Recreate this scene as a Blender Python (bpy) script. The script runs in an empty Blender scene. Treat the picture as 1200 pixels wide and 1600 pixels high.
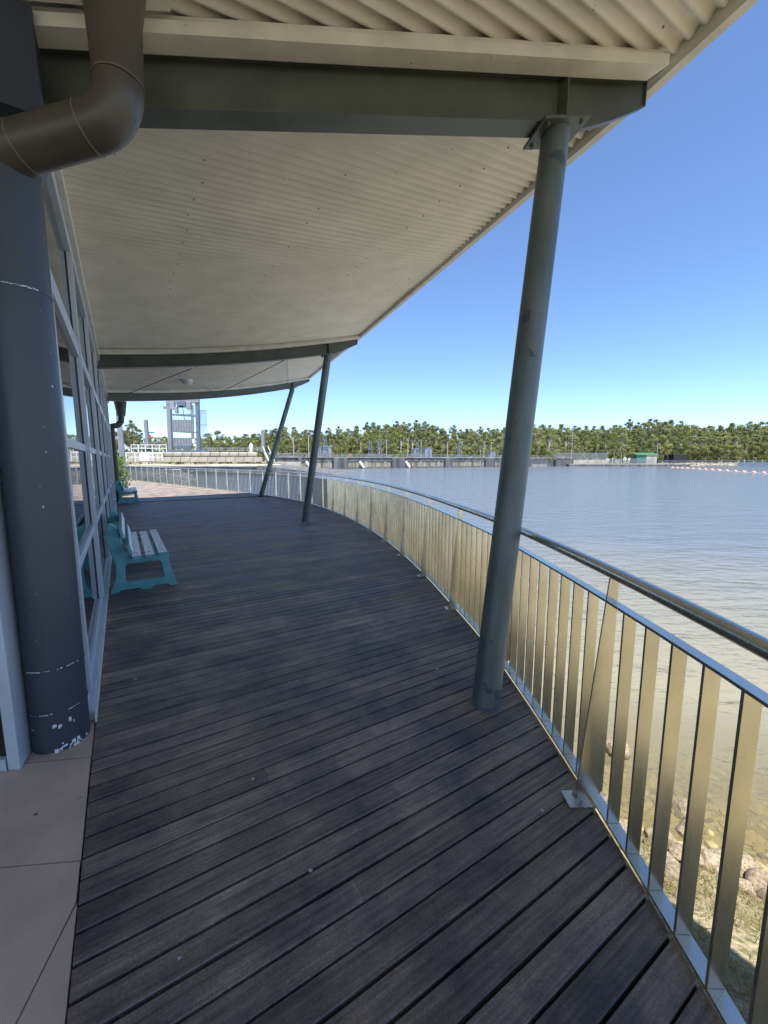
import bpy, bmesh, math, random
from mathutils import Vector, Matrix, noise
random.seed(7)
R = math.radians
S = bpy.context.scene
C = S.collection

# ------------------------------------------------------------------ camera, world, sun, exposure
CAMZ = 1.5; FPX = 620.0; PITCH = math.atan(81/620)
cam_d = bpy.data.cameras.new('camera'); cam = bpy.data.objects.new('camera', cam_d); C.objects.link(cam)
cam.location = (0, 0, CAMZ); cam.rotation_euler = (R(90)-PITCH, 0, 0)
cam_d.sensor_fit = 'VERTICAL'; cam_d.sensor_height = 36; cam_d.lens = FPX/1600*36
cam_d.clip_start = .05; cam_d.clip_end = 9000
S.camera = cam
S.render.resolution_x = 768; S.render.resolution_y = 1024
SUN = Vector((.08, -.31, 1)).normalized()          # towards the sun
elev = math.asin(SUN.z); azim = math.atan2(SUN.x, SUN.y)
w = bpy.data.worlds.new('World'); S.world = w; w.use_nodes = True
nt = w.node_tree; bg = nt.nodes['Background']
sky = nt.nodes.new('ShaderNodeTexSky'); sky.sky_type = 'NISHITA'; sky.sun_disc = False
sky.sun_elevation = elev; sky.sun_rotation = azim
sky.air_density = .8; sky.dust_density = 0; sky.ozone_density = 5.5; sky.altitude = 1200
nt.links.new(sky.outputs[0], bg.inputs[0]); bg.inputs[1].default_value = .138
sd = bpy.data.lights.new('sun', 'SUN'); sd.energy = 4.9; sd.angle = R(.5); sd.color = (1, .95, .87)
sun = bpy.data.objects.new('sun', sd); C.objects.link(sun)
sun.rotation_euler = SUN.to_track_quat('Z', 'Y').to_euler()
S.view_settings.view_transform = 'Standard'; S.view_settings.look = 'None'
S.view_settings.gamma = 1; S.view_settings.use_curve_mapping = False
S.view_settings.exposure = 1.05
S.cycles.max_bounces = 8; S.cycles.transparent_max_bounces = 12

# ------------------------------------------------------------------ frames of reference
W0 = Vector((-1.66, 2.11, 0)); D = Vector((-.5494, .8355, 0)); N = Vector((.8355, .5494, 0))
def sn(s, n, z=0.): return W0 + D*s + N*n + Vector((0, 0, z))
def ray(u, v):
    a = (u-600)/FPX; b = (800-v)/FPX
    return a, math.cos(PITCH)+b*math.sin(PITCH), -math.sin(PITCH)+b*math.cos(PITCH)
def floor_pt(u, v, z=0.):
    x, y, k = ray(u, v); t = (z-CAMZ)/k; return Vector((x*t, y*t, z))
def px(u, Y, v=712.): return (u-600)/FPX*Y/ray(600, v)[1]
def pz(v, Y):
    x, y, k = ray(600, v); return CAMZ+k*Y/y

# ------------------------------------------------------------------ helpers
class MB:
    def __init__(s): s.v = []; s.f = []; s.m = []; s.mi = 0
    def add(s, vs, fs):
        o = len(s.v); s.v += [tuple(v) for v in vs]
        for f in fs: s.f.append(tuple(i+o for i in f)); s.m.append(s.mi)
    def box(s, c, sz, ax=None):
        c = Vector(c); x, y, z = ax or (Vector((1,0,0)), Vector((0,1,0)), Vector((0,0,1)))
        vs = [c + x*(sz[0]*.5*i) + y*(sz[1]*.5*j) + z*(sz[2]*.5*k) for i in (-1,1) for j in (-1,1) for k in (-1,1)]
        s.add(vs, [(0,1,3,2),(4,6,7,5),(0,4,5,1),(2,3,7,6),(0,2,6,4),(1,5,7,3)])
    def bar(s, a, b, w_, h, up=Vector((0,0,1))):
        a = Vector(a); b = Vector(b); d = (b-a); L = d.length; d.normalize()
        x = d.cross(up); x.normalize() if x.length > 1e-4 else None
        if x.length < 1e-4: x = Vector((1,0,0))
        y = x.cross(d); s.box((a+b)/2, (w_, L, h), (x, d, y))
    def tube(s, pts, r, seg=12, caps=True):
        pts = [Vector(p) for p in pts]; n = len(pts); rr = r if isinstance(r, (list, tuple)) else [r]*n
        t0 = (pts[1]-pts[0]).normalized(); ref = Vector((0,0,1)) if abs(t0.z) < .9 else Vector((0,1,0))
        vs = []; u = None
        for i, p in enumerate(pts):
            t = (pts[min(i+1, n-1)]-pts[max(i-1, 0)]).normalized()
            if u is None: u = t.cross(ref).normalized()
            else: u = (u - t*u.dot(t)).normalized()
            v = t.cross(u)
            for k in range(seg):
                a = 2*math.pi*k/seg; vs.append(p + (u*math.cos(a)+v*math.sin(a))*rr[i])
        fs = [(i*seg+k, i*seg+(k+1) % seg, (i+1)*seg+(k+1) % seg, (i+1)*seg+k) for i in range(n-1) for k in range(seg)]
        if caps: fs += [tuple(range(seg-1, -1, -1)), tuple((n-1)*seg+k for k in range(seg))]
        s.add(vs, fs)
    def prism(s, poly, z0, z1):
        n = len(poly); vs = [(p[0], p[1], z0) for p in poly]+[(p[0], p[1], z1) for p in poly]
        s.add(vs, [tuple(range(n-1, -1, -1)), tuple(range(n, 2*n))]+[(i, (i+1) % n, n+(i+1) % n, n+i) for i in range(n)])
    def extr(s, poly, d):            # any planar polygon of 3-D points pushed along d
        n = len(poly); d = Vector(d); vs = [Vector(p) for p in poly]; vs += [v+d for v in vs]
        s.add(vs, [tuple(range(n-1, -1, -1)), tuple(range(n, 2*n))]+[(i, (i+1) % n, n+(i+1) % n, n+i) for i in range(n)])
    def mesh(s, name, mats, smooth=False):
        me = bpy.data.meshes.new(name); me.from_pydata(s.v, [], s.f)
        for m in (mats if isinstance(mats, list) else [mats]): me.materials.append(m)
        if isinstance(mats, list): me.polygons.foreach_set('material_index', s.m)
        bm = bmesh.new(); bm.from_mesh(me); bmesh.ops.recalc_face_normals(bm, faces=bm.faces); bm.to_mesh(me); bm.free()
        if smooth:
            me.polygons.foreach_set('use_smooth', [True]*len(me.polygons))
            try: me.set_sharp_from_angle(angle=R(38))
            except Exception: pass
        me.update(); return me
    def build(s, name, mats, parent=None, smooth=False, bevel=0, recalc=True):
        me = s.mesh(name, mats, smooth)
        o = bpy.data.objects.new(name, me); C.objects.link(o)
        if parent: attach(o, parent)
        if bevel:
            b = o.modifiers.new('bevel', 'BEVEL'); b.width = bevel; b.segments = 2; b.limit_method = 'ANGLE'
        return o
def attach(o, parent):
    o.parent = parent; bpy_inv[parent.name] = bpy_inv.get(parent.name) or world_of(parent).inverted()
    o.matrix_parent_inverse = bpy_inv[parent.name]
bpy_inv = {}
def world_of(o):
    m = Matrix.LocRotScale(o.location, o.rotation_euler, o.scale)
    return (world_of(o.parent) @ o.matrix_parent_inverse @ m) if o.parent else m
def tag(o, label=None, cat=None, group=None, kind=None):
    if label: o['label'] = label
    if cat: o['category'] = cat
    if group: o['group'] = group
    if kind: o['kind'] = kind
    return o
def thing(name, loc, label, cat, group=None):
    o = bpy.data.objects.new(name, None); C.objects.link(o); o.location = loc; o.empty_display_size = .2
    return tag(o, label, cat, group)
def link_copy(o, name=None):
    c = o.copy(); C.objects.link(c); return c
def copy_tree(o, loc=None, parent=None):
    c = o.copy(); C.objects.link(c)
    if parent: c.parent = parent
    if loc is not None: c.location = loc
    for ch in list(o.children): copy_tree(ch, None, c)
    return c
def catmull(P, sub=12):
    out = []
    for i in range(1, len(P)-2):
        p0, p1, p2, p3 = [Vector(P[j]) for j in (i-1, i, i+1, i+2)]
        for k in range(sub):
            t = k/sub
            out.append(.5*((2*p1)+(p2-p0)*t+(2*p0-5*p1+4*p2-p3)*t*t+(3*p1-p0-3*p2+p3)*t**3))
    out.append(Vector(P[-2])); return out

# ------------------------------------------------------------------ materials
def nodes(name):
    m = bpy.data.materials.new(name); m.use_nodes = True; t = m.node_tree
    return m, t, t.nodes['Principled BSDF'], t.nodes, t.links
def mat(name, col, rough=.6, metal=0., var=.12, scale=6., bump=0., bscale=40., spec=.5, stretch=None, col2=None, speck=None, speckscale=60., obj_var=0., coord='Object'):
    m, t, b, n, l = nodes(name)
    b.inputs['Roughness'].default_value = rough; b.inputs['Metallic'].default_value = metal
    b.inputs['Specular IOR Level'].default_value = spec
    tc = n.new('ShaderNodeTexCoord'); src = tc.outputs[coord]
    if coord == 'World':
        pass
    if stretch:
        mp = n.new('ShaderNodeMapping'); mp.inputs['Scale'].default_value = stretch; l.new(src, mp.inputs[0]); src = mp.outputs[0]
    no = n.new('ShaderNodeTexNoise'); no.inputs['Scale'].default_value = scale; no.inputs['Detail'].default_value = 6; l.new(src, no.inputs['Vector'])
    cr = n.new('ShaderNodeValToRGB'); e = cr.color_ramp.elements
    c2 = col2 or tuple(min(1, c*(1+var)) for c in col); c1 = tuple(c*(1-var) for c in col)
    e[0].position = .35; e[0].color = (*c1, 1); e[1].position = .68; e[1].color = (*c2, 1)
    l.new(no.outputs['Fac'], cr.inputs[0]); out = cr.outputs[0]
    if speck:
        n2 = n.new('ShaderNodeTexNoise'); n2.inputs['Scale'].default_value = speckscale; n2.inputs['Detail'].default_value = 3; l.new(tc.outputs[coord], n2.inputs['Vector'])
        r2 = n.new('ShaderNodeValToRGB'); r2.color_ramp.elements[0].position = speck[1]; r2.color_ramp.elements[1].position = speck[1]+.03
        r2.color_ramp.elements[0].color = (0,0,0,1); r2.color_ramp.elements[1].color = (1,1,1,1); l.new(n2.outputs['Fac'], r2.inputs[0])
        mx = n.new('ShaderNodeMix'); mx.data_type = 'RGBA'; l.new(r2.outputs[0], mx.inputs[0]); l.new(out, mx.inputs[6]); mx.inputs[7].default_value = (*speck[0], 1); out = mx.outputs[2]
    if obj_var:
        oi = n.new('ShaderNodeObjectInfo'); mr = n.new('ShaderNodeMapRange'); mr.inputs[3].default_value = 1-obj_var; mr.inputs[4].default_value = 1+obj_var
        l.new(oi.outputs['Random'], mr.inputs[0]); mm = n.new('ShaderNodeVectorMath'); mm.operation = 'SCALE'; l.new(out, mm.inputs[0]); l.new(mr.outputs[0], mm.inputs['Scale']); out = mm.outputs[0]
    l.new(out, b.inputs['Base Color'])
    if bump:
        n3 = n.new('ShaderNodeTexNoise'); n3.inputs['Scale'].default_value = bscale; n3.inputs['Detail'].default_value = 5; l.new(src, n3.inputs['Vector'])
        bp = n.new('ShaderNodeBump'); bp.inputs['Strength'].default_value = bump; bp.inputs['Distance'].default_value = .02; l.new(n3.outputs['Fac'], bp.inputs['Height']); l.new(bp.outputs[0], b.inputs['Normal'])
    rr = n.new('ShaderNodeMapRange'); rr.inputs[3].default_value = max(.02, rough-.08); rr.inputs[4].default_value = min(1, rough+.1)
    l.new(no.outputs['Fac'], rr.inputs[0]); l.new(rr.outputs[0], b.inputs['Roughness'])
    return m
M = {}
M['cream'] = mat('cream_steel', (.68,.65,.57), .45, var=.07, scale=2.5, speck=((.2,.17,.12), .74), speckscale=22, bump=.05, bscale=60)
M['trim'] = mat('cream_trim', (.68,.65,.56), .5, var=.1, scale=5, speck=((.25,.22,.15), .72), speckscale=30)
M['beam'] = mat('grey_green_steel', (.085,.095,.078), .42, var=.15, scale=4, speck=((.12,.12,.1), .7), speckscale=25)
M['column'] = mat('column_paint', (.105,.128,.120), .42, var=.32, scale=6, bump=.06, bscale=60, speck=((.05,.07,.08), .66), speckscale=7, stretch=(1,1,.18))
M['duct'] = mat('blue_grey_paint', (.042,.052,.066), .4, var=.12, scale=3, speck=((.7,.7,.72), .735), speckscale=38, stretch=(1,1,.5))
M['pipe'] = mat('brown_pipe', (.07,.058,.045), .36, var=.12, scale=4, speck=((.6,.58,.52), .775), speckscale=42)
M['dropping'] = mat('dried_dropping', (.42,.42,.42), .8)
M['chip'] = mat('bare_primer', (.72,.73,.74), .6)
M['frame'] = mat('pale_window_frame', (.50,.54,.58), .4, var=.05, scale=3, speck=((.25,.27,.28), .74), speckscale=30)
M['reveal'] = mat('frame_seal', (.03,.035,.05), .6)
M['teal'] = mat('teal_paint', (.14,.39,.41), .45, var=.14, scale=9, speck=((.35,.3,.16), .745), speckscale=14, bump=.06)
M['slat'] = mat('white_slat', (.86,.88,.90), .5, var=.08, scale=14, speck=((.12,.22,.25), .63), speckscale=55, stretch=(1,1,1), bump=.1)
M['tile'] = mat('terracotta_tile', (.56,.42,.34), .7, var=.2, scale=2.2, speck=((.14,.09,.08), .72), speckscale=9, bump=.08, obj_var=.05)
M['dark'] = mat('under_deck_shade', (.012,.013,.02), .9)
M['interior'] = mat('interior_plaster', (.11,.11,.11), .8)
M['concrete'] = mat('weathered_concrete', (.27,.26,.235), .85, var=.3, scale=.35, bump=.2, bscale=3, stretch=(1,1,.25))
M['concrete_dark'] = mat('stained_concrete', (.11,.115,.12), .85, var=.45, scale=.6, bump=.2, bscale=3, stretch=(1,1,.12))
M['concrete_pale'] = mat('pale_concrete', (.42,.385,.31), .85, var=.18, scale=.4, stretch=(1,1,.3))
M['gate'] = mat('rust_stained_gate', (.20,.17,.12), .85, var=.3, scale=.5, stretch=(1,1,.12), col2=(.40,.36,.28))
M['lamp_pole'] = mat('lamp_pole_grey', (.45,.46,.45), .5)
M['bar'] = mat('dull_baluster', (.15,.15,.14), .4, metal=.5)
M['block'] = mat('concrete_block', (.36,.33,.27), .9, var=.15, scale=.7, obj_var=.1)
M['galv'] = mat('galvanised_steel', (.33,.345,.36), .45, metal=.4, var=.1, scale=2)
M['galv_dark'] = mat('blue_grey_steel', (.12,.155,.20), .5, var=.15, scale=1)
M['panel'] = mat('grey_steel_panel', (.23,.25,.28), .5, var=.08, scale=1)
M['orange'] = mat('orange_float', (.62,.30,.20), .6, var=.1, scale=2)
M['red'] = mat('red_paint', (.55,.05,.03), .5)
M['green_roof'] = mat('green_sheet', (.045,.15,.08), .5, var=.1, scale=1)
M['black_cloth'] = mat('black_tarp', (.02,.02,.022), .8)
M['white'] = mat('white_paint', (.75,.76,.76), .45, var=.04)
M['bark'] = mat('gum_bark', (.50,.46,.40), .9, var=.3, scale=1.2, stretch=(1,1,.3))
M['rock'] = mat('shore_rock', (.30,.24,.165), .85, var=.4, scale=5, bump=.6, bscale=14, obj_var=.25, speck=((.12,.09,.07), .62), speckscale=7)
M['lamp'] = mat('lamp_glass', (.7,.72,.74), .3)

# brushed stainless
def steel():
    m, t, b, n, l = nodes('brushed_stainless')
    b.inputs['Metallic'].default_value = 1; b.inputs['Base Color'].default_value = (.50,.49,.46,1)
    tc = n.new('ShaderNodeTexCoord'); mp = n.new('ShaderNodeMapping'); mp.inputs['Scale'].default_value = (9,9,1.2); gp = n.new('ShaderNodeNewGeometry'); l.new(gp.outputs['Position'], mp.inputs[0])
    no = n.new('ShaderNodeTexNoise'); no.inputs['Scale'].default_value = 3; no.inputs['Detail'].default_value = 4; l.new(mp.outputs[0], no.inputs['Vector'])
    mr = n.new('ShaderNodeMapRange'); mr.inputs[3].default_value = .22; mr.inputs[4].default_value = .33; l.new(no.outputs['Fac'], mr.inputs[0]); l.new(mr.outputs[0], b.inputs['Roughness'])
    n2 = n.new('ShaderNodeTexNoise'); n2.inputs['Scale'].default_value = 3; n2.inputs['Detail'].default_value = 4; l.new(gp.outputs['Position'], n2.inputs['Vector'])
    cr = n.new('ShaderNodeValToRGB'); cr.color_ramp.elements[0].color = (.56,.525,.43,1); cr.color_ramp.elements[1].color = (.72,.685,.59,1); cr.color_ramp.elements[0].position = .35; cr.color_ramp.elements[1].position = .65
    l.new(n2.outputs['Fac'], cr.inputs[0]); l.new(cr.outputs[0], b.inputs['Base Color'])
    return m
M['steel'] = steel()

# deck timber, per-board tone, grain along the board, blotchy stains and grey bloom
BA = R(31.0); BD = Vector((math.cos(BA), math.sin(BA), 0)); BQ = Vector((-math.sin(BA), math.cos(BA), 0))
def timber():
    m, t, b, n, l = nodes('deck_timber')
    tc = n.new('ShaderNodeTexCoord'); mp = n.new('ShaderNodeMapping'); mp.inputs['Rotation'].default_value = (0,0,-BA); l.new(tc.outputs['Object'], mp.inputs[0])
    g = n.new('ShaderNodeMapping'); g.inputs['Scale'].default_value = (1.2,26,8); l.new(mp.outputs[0], g.inputs[0])
    gn = n.new('ShaderNodeTexNoise'); gn.inputs['Scale'].default_value = 2.4; gn.inputs['Detail'].default_value = 7; l.new(g.outputs[0], gn.inputs['Vector'])
    cr = n.new('ShaderNodeValToRGB'); e = cr.color_ramp.elements; e[0].position=.3; e[0].color=(.120,.106,.094,1); e[1].position=.72; e[1].color=(.285,.247,.212,1)
    l.new(gn.outputs['Fac'], cr.inputs[0])
    oi = n.new('ShaderNodeObjectInfo'); mr = n.new('ShaderNodeMapRange'); mr.inputs[3].default_value=.78; mr.inputs[4].default_value=1.28; l.new(oi.outputs['Random'], mr.inputs[0])
    sc = n.new('ShaderNodeVectorMath'); sc.operation='SCALE'; l.new(cr.outputs[0], sc.inputs[0]); l.new(mr.outputs[0], sc.inputs['Scale'])
    bl = n.new('ShaderNodeTexNoise'); bl.inputs['Scale'].default_value=1.9; bl.inputs['Detail'].default_value=8; bl.inputs['Roughness'].default_value=.66; l.new(tc.outputs['Object'], bl.inputs['Vector'])
    br = n.new('ShaderNodeValToRGB'); e=br.color_ramp.elements; e[0].position=.38; e[0].color=(.42,.43,.50,1); e[1].position=.60; e[1].color=(1.32,1.20,1.06,1); l.new(bl.outputs['Fac'], br.inputs[0])
    mx = n.new('ShaderNodeVectorMath'); mx.operation='MULTIPLY'; l.new(sc.outputs[0], mx.inputs[0]); l.new(br.outputs[0], mx.inputs[1])
    # small pale droppings / scuffs
    sp = n.new('ShaderNodeTexNoise'); sp.inputs['Scale'].default_value=5.5; sp.inputs['Detail'].default_value=5; l.new(mp.outputs[0], sp.inputs['Vector'])
    sr = n.new('ShaderNodeValToRGB'); e=sr.color_ramp.elements; e[0].position=.70; e[0].color=(0,0,0,1); e[1].position=.86; e[1].color=(1,1,1,1); l.new(sp.outputs['Fac'], sr.inputs[0])
    m2 = n.new('ShaderNodeMix'); m2.data_type='RGBA'; l.new(sr.outputs[0], m2.inputs[0]); l.new(mx.outputs[0], m2.inputs[6]); m2.inputs[7].default_value=(.26,.26,.27,1)
    l.new(m2.outputs[2], b.inputs['Base Color'])
    rr = n.new('ShaderNodeMapRange'); rr.inputs[1].default_value=.3; rr.inputs[2].default_value=.7; rr.inputs[3].default_value=.42; rr.inputs[4].default_value=.72; l.new(bl.outputs['Fac'], rr.inputs[0]); l.new(rr.outputs[0], b.inputs['Roughness'])
    fg = n.new('ShaderNodeMapping'); fg.inputs['Scale'].default_value = (7,150,20); l.new(mp.outputs[0], fg.inputs[0])
    fn = n.new('ShaderNodeTexNoise'); fn.inputs['Scale'].default_value = 1.6; fn.inputs['Detail'].default_value = 6; fn.inputs['Roughness'].default_value=.7; l.new(fg.outputs[0], fn.inputs['Vector'])
    gt = n.new('ShaderNodeTexNoise'); gt.inputs['Scale'].default_value = 130; gt.inputs['Detail'].default_value = 4; l.new(tc.outputs['Object'], gt.inputs['Vector'])
    fs_ = n.new('ShaderNodeMath'); fs_.operation='MULTIPLY'; l.new(fn.outputs['Fac'], fs_.inputs[0]); l.new(gt.outputs['Fac'], fs_.inputs[1])
    fm = n.new('ShaderNodeMapRange'); fm.inputs[1].default_value=.15; fm.inputs[2].default_value=.36; fm.inputs[3].default_value=.74; fm.inputs[4].default_value=1.28; l.new(fs_.outputs[0], fm.inputs[0])
    fx = n.new('ShaderNodeVectorMath'); fx.operation='SCALE'; l.new(m2.outputs[2], fx.inputs[0]); l.new(fm.outputs[0], fx.inputs['Scale']); l.new(fx.outputs[0], b.inputs['Base Color'])
    bp = n.new('ShaderNodeBump'); bp.inputs['Strength'].default_value=.3; bp.inputs['Distance'].default_value=.002; l.new(fs_.outputs[0], bp.inputs['Height']); l.new(bp.outputs[0], b.inputs['Normal'])
    return m
M['timber'] = timber()

def glass():
    m = bpy.data.materials.new('window_glass'); m.use_nodes = True; t = m.node_tree; n = t.nodes; l = t.links; n.clear()
    o = n.new('ShaderNodeOutputMaterial'); a = n.new('ShaderNodeBsdfTransparent'); a.inputs[0].default_value = (.42,.47,.47,1)
    g = n.new('ShaderNodeBsdfGlossy'); g.inputs['Roughness'].default_value = .01; g.inputs[0].default_value=(.93,.95,.97,1)
    f = n.new('ShaderNodeFresnel'); f.inputs[0].default_value = 1.9
    x = n.new('ShaderNodeMixShader'); l.new(f.outputs[0], x.inputs[0]); l.new(a.outputs[0], x.inputs[1]); l.new(g.outputs[0], x.inputs[2]); l.new(x.outputs[0], o.inputs[0])
    return m
M['glass'] = glass()

def water():
    m = bpy.data.materials.new('lake_water'); m.use_nodes = True; t = m.node_tree; n = t.nodes; l = t.links; n.clear()
    o = n.new('ShaderNodeOutputMaterial'); a = n.new('ShaderNodeBsdfTransparent'); a.inputs[0].default_value = (.80,.78,.60,1)
    d = n.new('ShaderNodeBsdfDiffuse'); d.inputs[0].default_value = (.075,.075,.055,1)
    ad = n.new('ShaderNodeMixShader'); ad.inputs[0].default_value = .5
    g = n.new('ShaderNodeBsdfGlossy'); g.inputs['Roughness'].default_value = .12
    tc = n.new('ShaderNodeTexCoord')
    mp = n.new('ShaderNodeMapping'); mp.inputs['Rotation'].default_value=(0,0,R(-12)); mp.inputs['Scale'].default_value = (1,2.3,1); l.new(tc.outputs['Object'], mp.inputs[0])
    def nz(s, det): 
        q = n.new('ShaderNodeTexNoise'); q.inputs['Scale'].default_value = s; q.inputs['Detail'].default_value = det; q.inputs['Roughness'].default_value=.55; l.new(mp.outputs[0], q.inputs['Vector']); return q
    q1 = nz(1.5, 5); q2 = nz(.35, 4); q3 = nz(.03, 3)
    s1 = n.new('ShaderNodeMath'); s1.operation='MULTIPLY_ADD'; s1.inputs[1].default_value=2.2; l.new(q2.outputs['Fac'], s1.inputs[0]); l.new(q1.outputs['Fac'], s1.inputs[2])
    bp = n.new('ShaderNodeBump'); bp.inputs['Strength'].default_value=1; bp.inputs['Distance'].default_value=.105; l.new(s1.outputs[0], bp.inputs['Height'])
    f = n.new('ShaderNodeFresnel'); f.inputs[0].default_value = 1.33; l.new(bp.outputs[0], f.inputs['Normal']); l.new(bp.outputs[0], g.inputs['Normal'])
    # murk: distance from the shore hides the bed
    gr = n.new('ShaderNodeSeparateXYZ'); l.new(tc.outputs['Object'], gr.inputs[0])
    k = n.new('ShaderNodeMath'); k.operation='MULTIPLY_ADD'; k.inputs[1].default_value=.35; l.new(gr.outputs[0], k.inputs[0]); l.new(gr.outputs[1], k.inputs[2])
    mr = n.new('ShaderNodeMapRange'); mr.inputs[1].default_value=4.0; mr.inputs[2].default_value=7.2; mr.inputs[3].default_value=.12; mr.inputs[4].default_value=.95; l.new(k.outputs[0], mr.inputs[0])
    tm = n.new('ShaderNodeMapRange'); tm.inputs[1].default_value=4; tm.inputs[2].default_value=22; l.new(k.outputs[0], tm.inputs[0])
    tr_ = n.new('ShaderNodeMix'); tr_.data_type='RGBA'; tr_.inputs[6].default_value=(.27,.24,.15,1); tr_.inputs[7].default_value=(.15,.18,.22,1); l.new(tm.outputs[0], tr_.inputs[0]); l.new(tr_.outputs[2], d.inputs[0])  # brown silt inshore; far blue paints the sky's reflection into the body colour
    l.new(mr.outputs[0], ad.inputs[0]); l.new(a.outputs[0], ad.inputs[1]); l.new(d.outputs[0], ad.inputs[2])
    x = n.new('ShaderNodeMixShader'); l.new(f.outputs[0], x.inputs[0]); l.new(ad.outputs[0], x.inputs[1]); l.new(g.outputs[0], x.inputs[2]); l.new(x.outputs[0], o.inputs[0])
    return m
M['water'] = water()
def ground_mat(name, c1, c2, c3, s1=.8, s2=14):
    m, t, b, n, l = nodes(name); b.inputs['Roughness'].default_value=.95; b.inputs['Specular IOR Level'].default_value=.15
    tc = n.new('ShaderNodeTexCoord')
    a = n.new('ShaderNodeTexNoise'); a.inputs['Scale'].default_value=s1; a.inputs['Detail'].default_value=8; l.new(tc.outputs['Object'], a.inputs['Vector'])
    r = n.new('ShaderNodeValToRGB'); e=r.color_ramp.elements; e[0].position=.38; e[0].color=(*c1,1); e[1].position=.62; e[1].color=(*c2,1); l.new(a.outputs['Fac'], r.inputs[0])
    v = n.new('ShaderNodeTexNoise'); v.inputs['Scale'].default_value=s2; v.inputs['Detail'].default_value=5; l.new(tc.outputs['Object'], v.inputs['Vector'])
    r2 = n.new('ShaderNodeValToRGB'); r2.color_ramp.elements[0].position=.5; r2.color_ramp.elements[1].position=.66; l.new(v.outputs['Fac'], r2.inputs[0])
    x = n.new('ShaderNodeMix'); x.data_type='RGBA'; l.new(r2.outputs[0], x.inputs[0]); l.new(r.outputs[0], x.inputs[6]); x.inputs[7].default_value=(*c3,1); l.new(x.outputs[2], b.inputs['Base Color'])
    bp = n.new('ShaderNodeBump'); bp.inputs['Strength'].default_value=.7; bp.inputs['Distance'].default_value=.05; l.new(v.outputs['Fac'], bp.inputs['Height']); l.new(bp.outputs[0], b.inputs['Normal'])
    return m
M['bed'] = ground_mat('lake_bed_mud', (.26,.22,.11), (.38,.33,.18), (.18,.15,.07), .9, 5)
M['bank'] = ground_mat('dry_bank', (.20,.165,.10), (.34,.285,.18), (.13,.14,.05), 2.2, 18)
M['land'] = ground_mat('far_land', (.26,.22,.14), (.17,.17,.08), (.33,.28,.2), .05, .4)
def leaf(name, c, c2):
    m, t, b, n, l = nodes(name); b.inputs['Roughness'].default_value=.6; b.inputs['Specular IOR Level'].default_value=.3
    g = n.new('ShaderNodeNewGeometry'); oi = n.new('ShaderNodeObjectInfo')
    r = n.new('ShaderNodeValToRGB'); e=r.color_ramp.elements; e[0].color=(*c,1); e[1].color=(*c2,1)
    k = n.new('ShaderNodeMath'); k.operation='MULTIPLY_ADD'; k.inputs[1].default_value=.5; l.new(g.outputs['Random Per Island'], k.inputs[0])
    h = n.new('ShaderNodeMath'); h.operation='MULTIPLY'; h.inputs[1].default_value=.5; l.new(oi.outputs['Random'], h.inputs[0]); l.new(h.outputs[0], k.inputs[2])
    l.new(k.outputs[0], r.inputs[0]); l.new(r.outputs[0], b.inputs['Base Color'])
    tr = n.new('ShaderNodeBsdfTranslucent'); l.new(r.outputs[0], tr.inputs[0]); mx = n.new('ShaderNodeMixShader'); mx.inputs[0].default_value=.42
    l.new(b.outputs[0], mx.inputs[1]); l.new(tr.outputs[0], mx.inputs[2]); l.new(mx.outputs[0], n['Material Output'].inputs[0])
    return m
M['leaf'] = leaf('gum_leaves', (.14,.165,.05), (.28,.31,.10))
M['leaf_olive'] = leaf('pale_gum_leaves', (.19,.205,.075), (.34,.36,.14))
M['leaf_dark'] = leaf('dark_oak_leaves', (.095,.12,.045), (.19,.22,.085))
M['grass'] = leaf('dry_grass', (.16,.17,.05), (.42,.36,.18))
M['shrub'] = leaf('bright_shrub', (.12,.22,.03), (.30,.42,.08))

# ------------------------------------------------------------------ SETTING: ground, bank, water, far land
WL = -2.0
def bank_h(x, y):
    d = -(y-3.35) - .35*(x-2.3)                       # > 0 on land
    h = WL + (.40*d if d > 0 else .16*d)
    h = max(-2.62, min(-.75, h))
    return h + .06*noise.noise(Vector((x*1.7, y*1.7, 0)))*(1 if d > -6 else 0)
g = MB()
g.add([(-6000,-3000,-2.8),(6000,-3000,-2.8),(6000,9000,-2.8),(-6000,9000,-2.8)], [(0,1,2,3)])
tag(g.build('ground', M['bed']), kind='structure')
b = MB(); nx, ny = 150, 150
xs = [-8+26*i/nx for i in range(nx+1)]; ys = [-8+24*i/ny for i in range(ny+1)]
b.add([(x, y, bank_h(x, y)) for y in ys for x in xs], [(j*(nx+1)+i, j*(nx+1)+i+1, (j+1)*(nx+1)+i+1, (j+1)*(nx+1)+i) for j in range(ny) for i in range(nx)])
bank = b.build('bank', M['bank'], smooth=True); tag(bank, kind='structure')
g = MB(); g.add([(-2500,-600,WL),(2500,-600,WL),(2500,1500,WL),(-2500,1500,WL)], [(0,1,2,3)])
tag(g.build('water', M['water']), kind='structure')

# far land beyond the weir and round the lake
WA = Vector((-15.5,164,0)); WB = Vector((79,218,0)); WD = (WB-WA).normalized(); WN = Vector((-WD.y, WD.x, 0))
def weir(t, o=0., z=0.): return WA + WD*t + WN*o + Vector((0,0,z))
def weir_t(u):
    r = (u-600)/FPX; return (WA.x - r*WA.y)/(r*WD.y - WD.x)
g = MB()
shore = [(-900,150),(-60,150),weir(-20,22),weir(60,24),weir(110,24),weir(150,10),(150,246),(190,243),(260,236),(420,215),(900,190)]
sh = [(p[0], p[1]) for p in shore]
z0, z1 = -2.6, -.6
vs = [(x, y, z0) for x, y in sh]+[(x*1.0, y+5, z1) for x, y in sh]+[(x*3, 2600, 1.5) for x, y in sh]
k = len(sh); g.add(vs, [(i, i+1, k+i+1, k+i) for i in range(k-1)]+[(k+i, k+i+1, 2*k+i+1, 2*k+i) for i in range(k-1)])
tag(g.build('far_shore', M['land']), kind='structure')
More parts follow.
